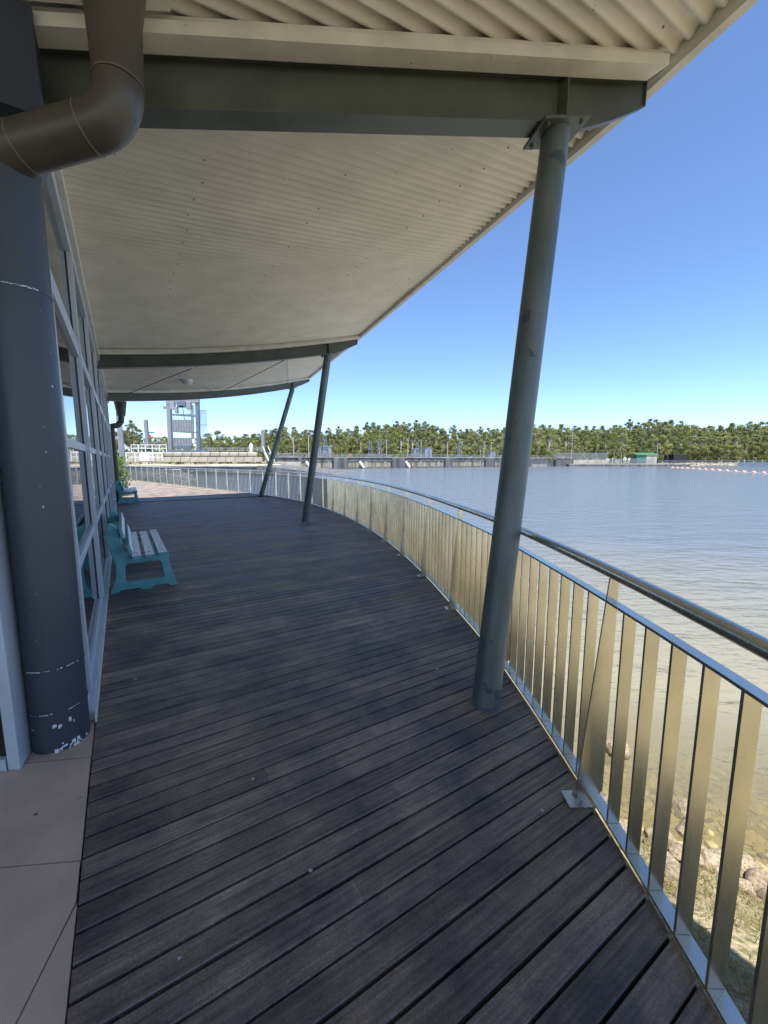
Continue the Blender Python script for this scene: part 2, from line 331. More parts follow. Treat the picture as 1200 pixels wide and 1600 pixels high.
# land to the left behind the pavilion, below the plaza end of the deck
g = MB(); g.prism([(-80,-30),(-8,-30),(-3,0),(-5.2,4.2),(-14,16.5),(-21,32),(-23,38),(-38,74),(-60,90),(-110,90),(-110,20)], -2.4, -.55)
tag(g.build('terrace', M['bank']), kind='structure')

# ------------------------------------------------------------------ deck edge curve (s, n) and fence line
EP = [(-6.5,-2.2),(-5,-.75),(-3.6,.55),(-2.45,1.5),(-.9,2.47),(.43,3.12),(1.9,3.76),(3.7,4.42),(5.6,4.96),(7.6,5.38),(9.8,5.66),(11.8,5.73),(14,5.52),(17.5,4.75),(22,3.6),(27.2,2.3),(33.4,.6),(38,-1),(42,-2.6)]
EC = catmull([(a, c, 0) for a, c in EP], 16)
EW = [sn(p.x, p.y) for p in EC]
def edge_n(s):
    for i in range(len(EC)-1):
        if EC[i].x <= s <= EC[i+1].x:
            t = (s-EC[i].x)/(EC[i+1].x-EC[i].x); return EC[i].y+(EC[i+1].y-EC[i].y)*t
    return EC[0].y-2 if s < EC[0].x else EC[-1].y
arc = [0.]
for i in range(1, len(EW)): arc.append(arc[-1]+(EW[i]-EW[i-1]).length)
def fence_pt(a, off=0., z=0.):
    a = max(0, min(arc[-1]-1e-4, a)); lo, hi = 0, len(arc)-1
    while hi-lo > 1:
        m_ = (lo+hi)//2
        if arc[m_] <= a: lo = m_
        else: hi = m_
    t = (a-arc[lo])/(arc[hi]-arc[lo]); p = EW[lo].lerp(EW[hi], t)
    tan = (EW[min(hi+1, len(EW)-1)]-EW[max(lo-1, 0)]).normalized(); nor = Vector((tan.y, -tan.x, 0))
    return p+nor*off+Vector((0,0,z)), tan, nor

# ------------------------------------------------------------------ deck boards
deck = bpy.data.objects.new('deck', None); C.objects.link(deck); tag(deck, kind='structure')
PITCHB = .098; GAP = .0098
def to_sn(p): r = p-W0; return r.dot(D), r.dot(N)
def inside(p):
    s, n = to_sn(p); lo = (-.001 if s < 0 else .007) if s < 14.25 else -9.
    if s < -6: return False
    return lo < n < edge_n(s)-.04
def span(q):
    a = None; bb = None; x = -14.
    while x < 30:
        if inside(BQ*q+BD*x):
            if a is None: a = x
            bb = x
        elif a is not None: break
        x += .06
    if a is None: return None
    def ref(i, o):
        for _ in range(14):
            m_ = (i+o)/2
            if inside(BQ*q+BD*m_): i = m_
            else: o = m_
        return i
    return ref(a, a-.07), ref(bb, bb+.07)
count = 0; rest = MB(); rng = random.Random(3)
def board_poly(q0, q1, x00, x01, x10, x11): return [BQ*q0+BD*x00, BQ*q0+BD*x01, BQ*q1+BD*x11, BQ*q1+BD*x10]
def add_board(mb, poly):
    zt = rng.uniform(-.0012, .0012); c = (poly[0]+poly[1]+poly[2]+poly[3])/4
    low = [Vector((p.x, p.y, -.026+zt)) for p in poly]; side = [Vector((p.x, p.y, -.003+zt)) for p in poly]
    i0 = BQ*.003
    top = [Vector((p.x, p.y, zt))+(i0 if k < 2 else -i0) for k, p in enumerate(poly)]
    mb.add(low+side+top, [(3,2,1,0)]+[(i,(i+1)%4,4+(i+1)%4,4+i) for i in range(4)]+[(4+i,4+(i+1)%4,8+(i+1)%4,8+i) for i in range(4)]+[(8,9,10,11)])
q = -1.6; row = 0
screws = MB()
while q < 36:
    q0, q1 = q, q+PITCHB-GAP*rng.uniform(.8, 1.35)
    a0 = span(q0+.001); a1 = span(q1-.001)
    if a0 and a1:
        cuts = [None]
        if q < 7 and rng.random() < .55:
            lo = max(a0[0], a1[0]); hi = min(a0[1], a1[1]); c_ = lo + (hi-lo)*rng.choice([.3,.42,.55,.68])
            segs = [((a0[0], c_-.0006), (a1[0], c_-.0006)), ((c_+.0006, a0[1]), (c_+.0006, a1[1]))]
        else: segs = [(a0, a1)]
        for (s0, s1) in segs:
            if count < 285:
                mb = MB(); add_board(mb, board_poly(q0, q1, s0[0], s0[1], s1[0], s1[1])); mb.build('board', M['timber'], deck); count += 1
            else: add_board(rest, board_poly(q0, q1, s0[0], s0[1], s1[0], s1[1]))
        if q < 5:
            x = math.ceil(a0[0]/.45)*.45
            while x < a0[1]-.03:
                for dq in (.025, .066):
                    p = BQ*(q0+dq)+BD*(x+rng.uniform(-.004,.004)); r_ = .0032
                    if inside(p): screws.add([p+Vector((r_*math.cos(k*math.pi/3), r_*math.sin(k*math.pi/3), .0012)) for k in range(6)], [(0,1,2,3,4,5)])
                x += .45
    q += PITCHB
if rest.v: tag(rest.build('board_run', M['timber'], deck), kind='stuff')
tag(screws.build('screw_head', M['galv_dark'], deck), kind='stuff')
# near-black sheet painting in the shade of the board gaps, and the steel channel round the edge
us = [EC[i] for i in range(0, len(EC), 6)]
pol = [sn(p.x, p.y-.06) for p in us]+[sn(37,-9),sn(14.2,-9),sn(14.2,.01),sn(-6,.01),sn(-6,-2)]
mb = MB(); mb.prism(pol, -.30, -.045); mb.build('gap_shade_sheet', M['dark'], deck)
mb = MB()
for i in range(0, len(EW)-2, 2):
    a, ta, na = fence_pt(arc[i], -.040); c_, tb, nb = fence_pt(arc[min(i+2, len(EW)-1)], -.040)
    mb.add([a+Vector((0,0,-.004)), c_+Vector((0,0,-.004)), c_+nb*.012+Vector((0,0,-.004)), a+na*.012+Vector((0,0,-.004)),
            a+Vector((0,0,-.25)), c_+Vector((0,0,-.25)), c_+nb*.012+Vector((0,0,-.25)), a+na*.012+Vector((0,0,-.25)),
            a+na*.075+Vector((0,0,-.25)), c_+nb*.075+Vector((0,0,-.25)), c_+nb*.075+Vector((0,0,-.24)), a+na*.075+Vector((0,0,-.24)), a+na*.012+Vector((0,0,-.24)), c_+nb*.012+Vector((0,0,-.24))],
           [(0,1,2,3),(3,2,13,12),(0,4,5,1),(4,8,9,5),(8,11,10,9),(12,13,10,11)])
mb.build('edge_channel', M['galv'], deck)
# droppings, leaves and scraps on the deck
mb = MB()
for (u, v, s_) in [(340,1001,.009),(683,1045,.012),(212,1061,.014),(485,1360,.009),(280,1497,.007),(847,1266,.011),(395,1217,.01),(520,1060,.007),(452,1066,.009),(243,1067,.008),(376,1180,.008),(600,1130,.006),(300,1010,.006)]:
    p = floor_pt(u, v, .0022); mb.add([p+Vector((s_*(.6+.5*rng.random())*math.cos(k*math.pi/4), s_*(.6+.5*rng.random())*math.sin(k*math.pi/4), 0 if k%2 else .001)) for k in range(8)], [tuple(range(8))])
tag(mb.build('bird_dropping', M['dropping']), kind='stuff', label='small white bird droppings scattered over the dark deck boards', cat='droppings')

mb = MB(); rl = random.Random(17)
for i in range(150):
    p = BQ*rl.uniform(.2, 9)+BD*rl.uniform(-6, 4)
    if not inside(p): continue
    l_ = rl.uniform(.003,.012); a_ = rl.uniform(0,6.3); u_ = Vector((math.cos(a_), math.sin(a_), 0)); v_ = Vector((-u_.y, u_.x, 0)); b_ = p+Vector((0,0,.003))
    mb.add([b_-u_*l_, b_+v_*l_*.3, b_+u_*l_+Vector((0,0,.002)), b_-v_*l_*.3], [(0,1,2,3)])
M['litter'] = mat('dry_litter', (.20,.15,.09), .9, var=.4, scale=30)
tag(mb.build('leaf_litter', M['litter']), 'tiny dry leaf scraps and grit scattered on the deck boards', 'leaf litter', kind='stuff')
# terracotta paving left of the deck
paving = bpy.data.objects.new('paving', None); C.objects.link(paving); tag(paving, kind='structure')
def fp(u, v): return floor_pt(u, v)
def inset(poly, d):
    c = sum((Vector(p) for p in poly), Vector())/len(poly); return [Vector(p)+(c-Vector(p)).normalized()*d for p in poly]
dl = lambda v: sn(to_sn(fp(120, v))[0], -.004)       # a point of the deck/paving joint at about that image height
e_a, e_b, e_c, e_d, e_e = dl(1190), dl(1347), dl(1408), dl(1600), sn(-3.6,-.008)
L = Vector((-1,-.13,0))
tiles = [[e_b, e_a, e_a+L*.43, fp(0,1243), fp(-40,1290), e_b+Vector((-.85,-.08,0))],
         [e_c, e_b, e_b+Vector((-.85,-.08,0)), e_b+Vector((-.9,-.6,0)), fp(-60,1770)],
         [e_d, e_c, fp(-60,1770)],
         [sn(-3.4,-.004), e_d, fp(-60,1770), sn(-3.4,-1.2)],
         [e_a, e_a+L*.425, e_a+L*.425+Vector((-.05,.6,0)), sn(.12,-.004)],
         [e_a+L*.435, e_a+L*1.6, e_a+L*1.6+Vector((0,.6,0)), e_a+L*.435+Vector((-.05,.6,0))],
         [e_a+L*.44, fp(0,1243), fp(-40,1290), e_a+L*1.6+Vector((0,-.5,0)), e_a+L*1.6]]
for t_ in tiles:
    mb = MB(); mb.prism(inset(t_, .005), -.04, -.002); mb.build('tile', M['tile'], paving)
mb = MB(); mb.prism([sn(-6,-.012), sn(.6,-.012), sn(.6,-6), sn(-6,-6)], -.3, -.012); mb.build('grout', M['reveal'], paving)

# ------------------------------------------------------------------ PAVILION (glazed wall, reveals, interior)
pav = thing('pavilion', sn(7,-.2), 'pavilion with a long glazed wall of pale framed windows facing the deck', 'building')
H1, H2 = 2.42, 3.50
mull = [.03]+[1.95*i for i in range(1, 8)]
def wbox(mb, s0, s1, n0, n1, z0_, z1_): mb.box(sn((s0+s1)/2, (n0+n1)/2, (z0_+z1_)/2), (s1-s0, n1-n0, z1_-z0_), (D, N, Vector((0,0,1))))
mb = MB(); wbox(mb, .03, 14.1, -.12, -.004, .005, .07); wbox(mb, .03, 14.1, -.15, -.03, .073, .17); mb.build('sill', M['frame'], pav, bevel=.003)
mb = MB(); wbox(mb, .0, 14.1, -.003, .006, .003, .055); mb.build('sill_flashing', M['trim'], pav)
for i in range(7):
    s0 = mull[i]+.07; s1 = mull[i+1]
    fr = None
    mb = MB(); wbox(mb, s0-.005, s1+.005, -.13, -.02, H1, H1+.12); wbox(mb, s0-.005, s1+.005, -.12, -.035, 1.58, 1.64); wbox(mb, s0-.005, s1+.005, -.12, -.028, .83, .90)
    fr = mb.build('window_frame', M['frame'], pav, bevel=.002)
    for (za, zb_) in ((.172, .828), (.902, 1.578), (1.642, H1-.002), (H1+.122, 3.30)):
        mb = MB(); wbox(mb, s0, s1, -.056, -.050, za, zb_); mb.build('pane', M['glass'], fr)
        mb = MB(); wbox(mb, s1-.012, s1-.002, -.0495, -.043, za+.003, zb_-.003); mb.build('glazing_seal', M['reveal'], fr)
for i, s_ in enumerate(mull+[13.95]):
    mb = MB(); wbox(mb, s_, s_+.07, -.14, -.006, .172, 3.32); mb.build('mullion', M['frame'], pav, bevel=.002)
mb = MB(); wbox(mb, -.05, 14.1, -.16, -.01, 3.30, 3.42); mb.build('head_rail', M['frame'], pav)
mb = MB(); wbox(mb, -.05, 14.1, -.16, .03, 3.425, 3.50); mb.build('head_trim', M['trim'], pav)
mb = MB(); wbox(mb, -.05, 14.1, -.16, .015, 3.505, 3.72); mb.build('head_board', M['trim'], pav)
# interior and shell
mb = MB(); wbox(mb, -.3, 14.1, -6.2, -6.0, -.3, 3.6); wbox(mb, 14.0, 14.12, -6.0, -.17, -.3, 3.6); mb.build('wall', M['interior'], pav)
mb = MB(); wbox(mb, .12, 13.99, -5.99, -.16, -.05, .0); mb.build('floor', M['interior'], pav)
mb = MB(); wbox(mb, -6, 14.3, -6.3, -.17, 3.56, 3.85); wbox(mb, -6, 14.3, -6.3, -.165, 3.86, 4.0); mb.build('roof', M['trim'], pav)
# the recessed door side to the left of the column
A = floor_pt(32, 1203); B_ = floor_pt(55, 1163)
u1 = (B_-A).normalized(); x1 = Vector((-1,-.05,0)).normalized()
mb = MB(); mb.prism([A, B_, B_+x1*.05, A+x1*.058], .0, 2.72); mb.build('door_jamb', M['frame'], pav, bevel=.004)
mb = MB(); mb.prism([A+x1*.062-u1*.006, A+x1*1.2-u1*.006, A+x1*1.2+u1*.09, A+x1*.062+u1*.09], .0, .06); mb.build('door_sill', M['frame'], pav)
mb = MB(); mb.prism([A+x1*.062+u1*.02, A+x1*1.2+u1*.02, A+x1*1.2+u1*.028, A+x1*.062+u1*.028], .062, 3.3); mb.build('pane', M['glass'], pav)
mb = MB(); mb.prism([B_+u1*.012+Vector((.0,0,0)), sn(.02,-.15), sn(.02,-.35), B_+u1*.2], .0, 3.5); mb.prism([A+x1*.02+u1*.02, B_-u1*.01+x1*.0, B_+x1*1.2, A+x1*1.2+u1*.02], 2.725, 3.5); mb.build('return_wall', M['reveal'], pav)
mb = MB(); mb.prism([A+x1*1.25+u1*.5, A+x1*3+u1*.5, A+x1*3+u1*.6, A+x1*1.25+u1*.6], 0, 3.5); mb.prism([A+x1*.3+u1*1.6, A+x1*3+u1*1.6, A+x1*3+u1*1.7, A+x1*.3+u1*1.7], 0, 3.5); mb.build('inner_wall', M['interior'], pav)

# ------------------------------------------------------------------ CANOPY
def zb(n, s=None, k=None):                          # underside of the beams
    if s is None: s = {1: -.5, 2: 6.6, 3: 14.}[KB[0]]
    q = max(0, min(1, (3-s)/3.5)); return 3.30+.10*n+.0145*n*n*(1-q)+.046*n*q - .17*max(0, min(1.6, (9-s)/9.5))*min(1, .55+.15*n)
KB = [1]
DEP = .28
canopy = thing('canopy', sn(6,2,3.4), 'cream corrugated verandah roof on curved grey steel beams over the deck', 'canopy')
def zr(n, s): return zb(n, s)+DEP+.075
TIPS = [(-7,1.45),(-1.15,3.25),(6.2,5.32),(15.2,7.75)]
def eave(s):
    for i in range(3):
        if s <= TIPS[i+1][0] or i == 2:
            (a, c_), (e, f_) = TIPS[i], TIPS[i+1]; return c_+(f_-c_)*(s-a)/(e-a)
CP = .088
END0, END1 = 14.0, 15.0
def sheet(s0, s1, name, lift=0.):
    mb = MB(); ns = max(2, int(round((s1-s0)/CP*10))); nn = 16; vs = []
    for i in range(ns+1):
        s = s0+(s1-s0)*i/ns; cz = .016*math.cos(2*math.pi*s/CP)+lift; en = eave(s)
        for j in range(nn+1):
            n = -.15+(en+.15)*j/nn
            vs.append(sn(s, n, zr(n, s)+cz))
    fs = [(i*(nn+1)+j, (i+1)*(nn+1)+j, (i+1)*(nn+1)+j+1, i*(nn+1)+j+1) for i in range(ns) for j in range(nn)]
    mb.add(vs, fs); return mb.build(name, M['cream'], canopy, smooth=True)
s = -5.28; k = 0
while s < 14.7:
    e = min(s+.88, 14.75); sheet(s, e+.02, 'roof_sheet', .0015*(k % 2)); s = e; k += 1
# overlay keeping the rain out: eaves gutter with its own lip, in straight lengths
def eave_pt(s, dn=0., dz=0.): n = eave(s); return sn(s, n+dn, zr(n, s)+dz)
for (a, e) in ((-6.5,-1.15),(-1.15,6.2),(6.2,14.8)):
    mb = MB(); prof = [(0,.02),(0,-.045),(.018,-.07),(.075,-.07),(.085,-.052),(.085,-.046),(.105,-.046),(.118,-.02),(.118,.05),(.108,.05),(.108,.0),(.012,.0),(.012,.02)]
    P = len(prof); vs = []
    for s_ in (a, e):
        for (dn, dz) in prof: vs.append(eave_pt(s_, dn, dz))
    # corrugated sheets stand clear of the gutter: the profile hangs just outside them
    mb.add(vs, [(i, (i+1) % P, P+(i+1) % P, P+i) for i in range(P)]+[tuple(range(P)), tuple(range(2*P-1, P-1, -1))])
    mb.build('gutter', M['trim'], canopy)
    mb = MB(); mb.bar(eave_pt(a, .080, -.041), eave_pt(e, .080, -.041), .012, .007); mb.build('gutter_bead', M['galv'], canopy)
def beam_line(k): return {1: lambda n: .13-.42*n, 2: lambda n: 7.1-.165*n, 3: lambda n: 12.45+.30*n}[k]
BEAM = {1: (2.62, 3.16), 2: (4.55, 5.28), 3: (6.72, 7.62)}
def bpt(k, n, z): return sn(beam_line(k)(n), n, z)
def strip(mb, k, n0, n1, ds, z_lo, z_hi, steps=14):     # solid bar along a beam; ds=(lo,hi) offset in s, z functions
    vs = []
    for i in range(steps+1):
        n = n0+(n1-n0)*i/steps; s_ = beam_line(k)(n)
        for (a, z) in ((ds[0], z_lo(n)), (ds[1], z_lo(n)), (ds[1], z_hi(n)), (ds[0], z_hi(n))): vs.append(sn(s_+a, n, z))
    fs = [(4*i+j, 4*i+(j+1) % 4, 4*i+4+(j+1) % 4, 4*i+4+j) for i in range(steps) for j in range(4)]+[(0,1,2,3), (4*steps+3, 4*steps+2, 4*steps+1, 4*steps)]
    mb.add(vs, fs)
for k in (1, 2, 3):
    nc, nt_ = BEAM[k]; KB[0] = k
    def bot(n, nc=nc, nt_=nt_):
        t = max(0, (n-nc-.12)/(nt_-nc-.12)); return zb(n)+.13*t**1.3
    mb = MB()
    strip(mb, k, -.1, nt_, (-.006, .006), lambda n: bot(n)+.012, lambda n: zb(n)+DEP-.013, 30)
    strip(mb, k, -.1, nc+.12, (-.075, .075), lambda n: zb(n), lambda n: zb(n)+.012)
    strip(mb, k, nc+.12, nt_, (-.022, .022), lambda n: bot(n), lambda n: bot(n)+.012)
    strip(mb, k, -.1, nt_, (-.075, .075), lambda n: zb(n)+DEP-.012, lambda n: zb(n)+DEP)
    bm_ = mb.build('beam', M['beam'], canopy)
    mb = MB(); p = bpt(k, nc, zb(nc)+DEP/2)
    mb.box(p, (.148, .010, DEP-.026), (D, N, Vector((0,0,1)))); mb.build('stiffener', M['beam'], bm_); mb = MB(); mb.box(bpt(k, nt_+.005, zb(nt_)+DEP*.5+.065), (.05, .008, DEP*.5), (D, N, Vector((0,0,1)))); mb.build('end_plate', M['beam'], bm_)
    mb = MB(); strip(mb, k, -.05, nt_-(.06 if k == 1 else -.03), (-.20 if k == 1 else -.16, -.079), lambda n: zb(n)+DEP-.045, lambda n: zb(n)+DEP+.012); strip(mb, k, -.05, nt_-(.06 if k == 1 else -.03), (-.17 if k == 1 else -.13, -.05), lambda n: zb(n)+DEP+.016, lambda n: zb(n)+DEP+.055)
    mb.build('purlin_trim', M['trim'], canopy)
    if k > 1:
        mb = MB()
        for n_ in (.5, nc*.62, nc*.68):
            q_ = bpt(k, n_, zb(n_)+DEP*.45); mb = MB(); mb.tube([q_-D*.035, q_+D*.0], .018, 8); mb.build('bolt', M['beam'], bm_)
# cream lining board beside the wall in the near bay
mb = MB(); vs = []
for i in range(9):
    n = -.15+.72*i/8
    for (s_, dz) in ((-5,-.035),(.10-.42*n-.2,-.035),(.10-.42*n-.2,-.055),(-5,-.055)): vs.append(sn(s_, n, zr(n, max(s_, -2.4))+dz))
mb.add(vs, [(4*i+j, 4*i+(j+1) % 4, 4*i+4+(j+1) % 4, 4*i+4+j) for i in range(8) for j in range(4)]+[(0,1,2,3),(35,34,33,32)]); mb.build('lining_board', M['trim'], canopy)
mb = MB(); mb.box(sn(-.03, -.11, 3.27), (.20,.30,.44), (D, N, Vector((0,0,1)))); mb.build('bracket', M['reveal'], canopy)
mb = MB(); rs_ = random.Random(2); s = -3.
while s < 13:
    for n_ in (.9, 1.9, 2.9, 3.9, 4.9, 5.9):
        if n_ < eave(s)-.1 and rs_.random() < .8:
            p = sn(s, n_+rs_.uniform(-.02,.02), zr(n_, s)-.0175); mb.tube([p, p-Vector((0,0,.006))], .007, 6)
    s += CP*3
tag(mb.build('roof_screw', M['galv_dark'], canopy), kind='stuff')
# wind bracing rods between beams two and three
KB[0] = 2
for (na, nb_, m_) in ((2.35, .55, 'beam'), (4.15, 3.6, 'beam'), (.55, 3.3, 'galv'), (3.6, 6.5, 'galv')):
    a = bpt(2, na, zb(na)+DEP-.06)+D*.02; c_ = bpt(3, nb_, zb(nb_, 14.)+DEP-.06)-D*.02
    mb = MB(); mb.tube([a, c_], .011, 6); mb.build('bracing_rod', M[m_], canopy)
# end flashing of the roof
mb = MB()
vs = []
for i in range(13):
    n = -.1+(eave(15.0)+.1)*i/12
    for (ds_, dz) in ((.0,-.05),(.03,-.05),(.03,.03),(.0,.03)): vs.append(sn(14.77+ds_, n, zr(n, 15.)+dz))
mb.add(vs, [(4*i+j, 4*i+(j+1) % 4, 4*i+4+(j+1) % 4, 4*i+4+j) for i in range(12) for j in range(4)]); mb.build('end_flashing', M['trim'], canopy)

# soffit lights between beams two and three
def soffit_light(u, n, s_, label):
    z = zr(n, s_)-.03; o = thing('ceiling_light', sn(s_, n, z), label, 'light', 'lights under the canopy')
    mb = MB(); mb.tube([sn(s_, n, z+.012), sn(s_, n, z-.05)], [.17, .17], 20); mb.build('base', M['white'], o, smooth=True)
    mb = MB(); mb.tube([sn(s_, n, z-.051), sn(s_, n, z-.10), sn(s_, n, z-.135), sn(s_, n, z-.15)], [.155, .145, .10, .03], 20); mb.build('diffuser', M['lamp'], o, smooth=True)
soffit_light(0, 1.75, 8.1, 'round white ceiling light nearer the second beam of the canopy')
soffit_light(0, 2.05, 10.9, 'small round ceiling light just before the last beam of the canopy')

# ------------------------------------------------------------------ leaning columns
def column(base, top, r, label):
    o = thing('support_column', base, label, 'column', 'leaning columns holding the canopy')
    base = Vector(base); top = Vector(top); ax = (top-base).normalized()
    mb = MB(); mb.tube([base+Vector((0,0,-.01)), base.lerp(top, .5), top-ax*.008], r, 32); mb.build('shaft', M['column'], o, smooth=True)
    mb = MB(); mb.tube([base+Vector((0,0,.001)), base+Vector((0,0,.01))], r+.012, 24); mb.build('base_ring', M['galv_dark'], o)
    return o
def cap(o, k):
    nc = BEAM[k][0]; z = zb(nc); sl = (.10+.029*nc); dn = (bpt(k, nc+.1, z+sl*.1)-bpt(k, nc, z)).normalized(); sd_ = Vector((-dn.y, dn.x, 0)).normalized(); up = sd_.cross(dn)*-1
    if up.z < 0: up = -up
    c_ = bpt(k, nc, z-.012)
    mb = MB(); mb.box(c_, (.30, .25, .016), (dn, sd_, up)); pl = mb.build('cap_plate', M['beam'], o, bevel=.003)
    for a in (-1, 1):
        for e in (-1, 1):
            q_ = c_+dn*.11*a+sd_*.09*e; mb = MB(); mb.tube([q_-up*.026, q_+up*.03], .012, 6); mb.build('bolt', M['beam'], pl)
    return c_
col_specs = [(1, (-1.10, 2.02), .084, 'nearest grey leaning column, the wide one in front of the railing'),
             (2, (6.47, 3.91), .088, 'dark leaning column standing in shade in the middle of the deck'),
             (3, (14.03, 5.02), .10, 'farthest leaning column with its foot in sunlight beside the railing')]
for k, (s_, n_), r, lab in col_specs:
    KB[0] = k
    nc = BEAM[k][0]; t_ = bpt(k, nc, zb(nc)-.02); o = column(sn(s_, n_), t_, r, lab); cap(o, k)

# blue grey duct column and brown downpipe
dc = thing('round_duct', (-1.73,1.98,0), 'blue grey round column with chipped paint beside the glazed wall', 'column')
cb = Vector((-1.755,1.985,.0)); ct = Vector((-1.715,1.985,2.84))
def cl(t): return cb.lerp(ct, t)
mb = MB(); mb.tube([cl(0)+Vector((0,0,.002)), cl(.3), cl(.7), cl(1)], .126, 40); mb.build('shaft', M['duct'], dc, smooth=True)
for (t0, rr_) in ((.075,.1285),(.155,.1285),(.80,.1285)):
    mb = MB(); mb.tube([cl(t0), cl(t0+.0035)], rr_, 40); mb.build('joint_ring', M['duct'] if t0 < .15 else M['duct'], dc, smooth=True)
mb = MB(); rg = random.Random(5)
for (t0, a0, a1, dens) in ((.158,-2.9,-.1,.75),(.802,-2.7,-.3,1.0),(.076,-2.2,-.1,.3),(.003,-1.25,.15,1.),(.012,-1.0,.0,.45),(.05,-2.0,-.4,.12)):
    a = a0
    while a < a1:
        w_ = rg.uniform(.02,.16)
        if rg.random() < dens:
            hh = rg.uniform(.0015,.004) if t0 > .07 else rg.choice([.004,.007,.012,.022])*rg.uniform(.5,1)
            c_ = cl(t0+rg.uniform(-.0006,.0006)*(1 if t0 > .07 else 8)); n_ = 4; rr_ = .1272 if t0 < .07 or t0 > .3 and t0 < .5 else .1292
            top = [c_+Vector((rr_*math.cos(a+w_*i/n_), rr_*math.sin(a+w_*i/n_), hh*(.4+.6*rg.random()))) for i in range(n_+1)]
            lo = [c_+Vector((rr_*math.cos(a+w_*i/n_), rr_*math.sin(a+w_*i/n_), -hh*rg.random())) for i in range(n_+1)]
            mb.add(top+lo, [(i, i+1, n_+2+i, n_+1+i) for i in range(n_)])
        a += w_*rg.uniform(.8,1.3)
tag(mb.build('paint_chip', M['chip'], dc), kind='stuff')
dp = thing('downpipe', (-1.13,1.95,3.4), 'thick brown downpipe elbow coming from the roof into the round column', 'pipe')
pe = Vector((-1.14,1.93,0))
mb = MB(); mb.tube([pe+Vector((.0,0,z)) for z in (3.105,3.35,3.62)], [.094,.105,.15], 36); mb.build('outlet_funnel', M['pipe'], dp, smooth=True)
path = []
for i in range(9):
    a = i/8*R(81); path.append(pe+Vector((-.17+.17*math.cos(a), .02*math.sin(a)*0, 3.10-.17*math.sin(a))))
mb = MB(); mb.tube(path, .094, 36); mb.build('elbow', M['pipe'], dp, smooth=True)
e_ = path[-1]; dd = (path[-1]-path[-2]).normalized(); f_ = e_+dd*.30
mb = MB(); mb.tube([e_, f_], .0955, 36); mb.build('cross_pipe', M['pipe'], dp, smooth=True)
g2 = [f_, f_+dd*.06, Vector((-1.67,1.978,2.885)), Vector((-1.713,1.985,2.82))]
mb = MB(); mb.tube(g2, [.096,.105,.128,.13], 36); mb.build('lower_elbow', M['pipe'], dp, smooth=True)
for p_, d_ in ((pe+Vector((0,0,3.103)), Vector((0,0,1))), (e_, dd), (f_, dd)):
    mb = MB(); mb.tube([p_-d_*.002, p_+d_*.002], .0975, 36); mb.build('joint_ring', mat('joint_sealant', (.16,.14,.11), .5), dp, smooth=True)

# far end: second downpipe and a pale pole at the pavilion's corner
o = thing('downpipe', sn(14.35,.12,0), 'slim brown downpipe at the far corner of the pavilion', 'pipe')
mb = MB(); mb.tube([sn(14.45,.35,3.55), sn(14.45,.35,3.05)], [.2,.13], 16); mb.build('rain_head', M['pipe'], o, smooth=True)
mb = MB(); mb.tube([sn(14.45,.35,3.06), sn(14.45,.33,2.85), sn(14.42,.22,2.72), sn(14.4,.06,2.68)], .10, 16); mb.build('elbow', M['pipe'], o, smooth=True)
mb = MB(); mb.tube([sn(14.4,.06,2.76), sn(14.4,.06,.4)], .07, 16); mb.build('shaft', M['pipe'], o, smooth=True)
mb = MB(); mb.tube([sn(14.4,.06,.39), sn(14.4,.06,0)], .078, 16); mb.build('foot', M['pipe'], o, smooth=True)
mb = MB(); p_ = sn(22,.3); mb.tube([p_, p_+Vector((0,0,3.9))], .13, 14)
tag(mb.build('steel_post', M['galv'], smooth=True), 'pale round post rising behind the downpipe past the pavilion corner', 'post')

# ------------------------------------------------------------------ RAILING
rail = thing('railing', fence_pt(arc[-1]*.3)[0], 'long curved stainless steel railing with flat balusters along the deck edge', 'railing')
a_start = .9; L_end = arc[-1]-.5
def swept(prof, a0, a1, step, name, m_, smooth=False):
    mb = MB(); vs = []; n_ = max(2, int((a1-a0)/step)); P = len(prof)
    for i in range(n_+1):
        p, t_, no_ = fence_pt(a0+(a1-a0)*i/n_)
        for (o_, z) in prof: vs.append(p+no_*o_+Vector((0,0,z)))
    mb.add(vs, [(i*P+j, i*P+(j+1) % P, (i+1)*P+(j+1) % P, (i+1)*P+j) for i in range(n_) for j in range(P)]+[tuple(range(P)), tuple(n_*P+P-1-j for j in range(P))])
    return mb.build(name, m_, rail, smooth=smooth)
RW = .052; FO = -.03
circ = [(FO+.03+.026*math.cos(2*math.pi*k/16), 1.04+.026*math.sin(2*math.pi*k/16)) for k in range(16)]
swept(circ, 0.2, L_end, .22, 'handrail', M['steel'], True)
swept([(FO,.918),(FO+RW-.012,.918),(FO+RW-.012,.928),(FO,.928)], .2, L_end, .3, 'top_rail', M['steel'])
swept([(FO,.012),(FO+RW,.012),(FO+RW,.021),(FO,.021)], .2, L_end, .3, 'bottom_rail', M['steel'])
# post arc positions: through the measured feet
def arc_of(s_):
    for i in range(len(EC)-1):
        if EC[i].x <= s_ <= EC[i+1].x: return arc[i]+(arc[i+1]-arc[i])*(s_-EC[i].x)/(EC[i+1].x-EC[i].x)
a0 = arc_of(-1.87); PS = 1.16; posts = []
a = a0-2*PS
while a < L_end: posts.append(a); a += PS
posts = [p for p in posts if p > .2]
def post_mesh():
    mb = MB(); X = Vector((1,0,0))
    # tapered fin: inner edge leans in towards the deck at its foot; x = outward, y = along
    poly = [(-.098,-.003,.006),(-.012,-.003,.006),(.022,-.003,.05),(.024,-.003,.90),(.022,-.003,1.02),(-.014,-.003,1.02),(-.022,-.003,.93)]
    mb.extr(poly, (0,.008,0)); return mb.mesh('post', M['steel'])
def plate_mesh():
    mb = MB(); mb.prism([(-.14,-.045),(-.028,-.045),(-.028,.045),(-.14,.045)], .001, .009); return mb.mesh('base_plate', M['steel'])
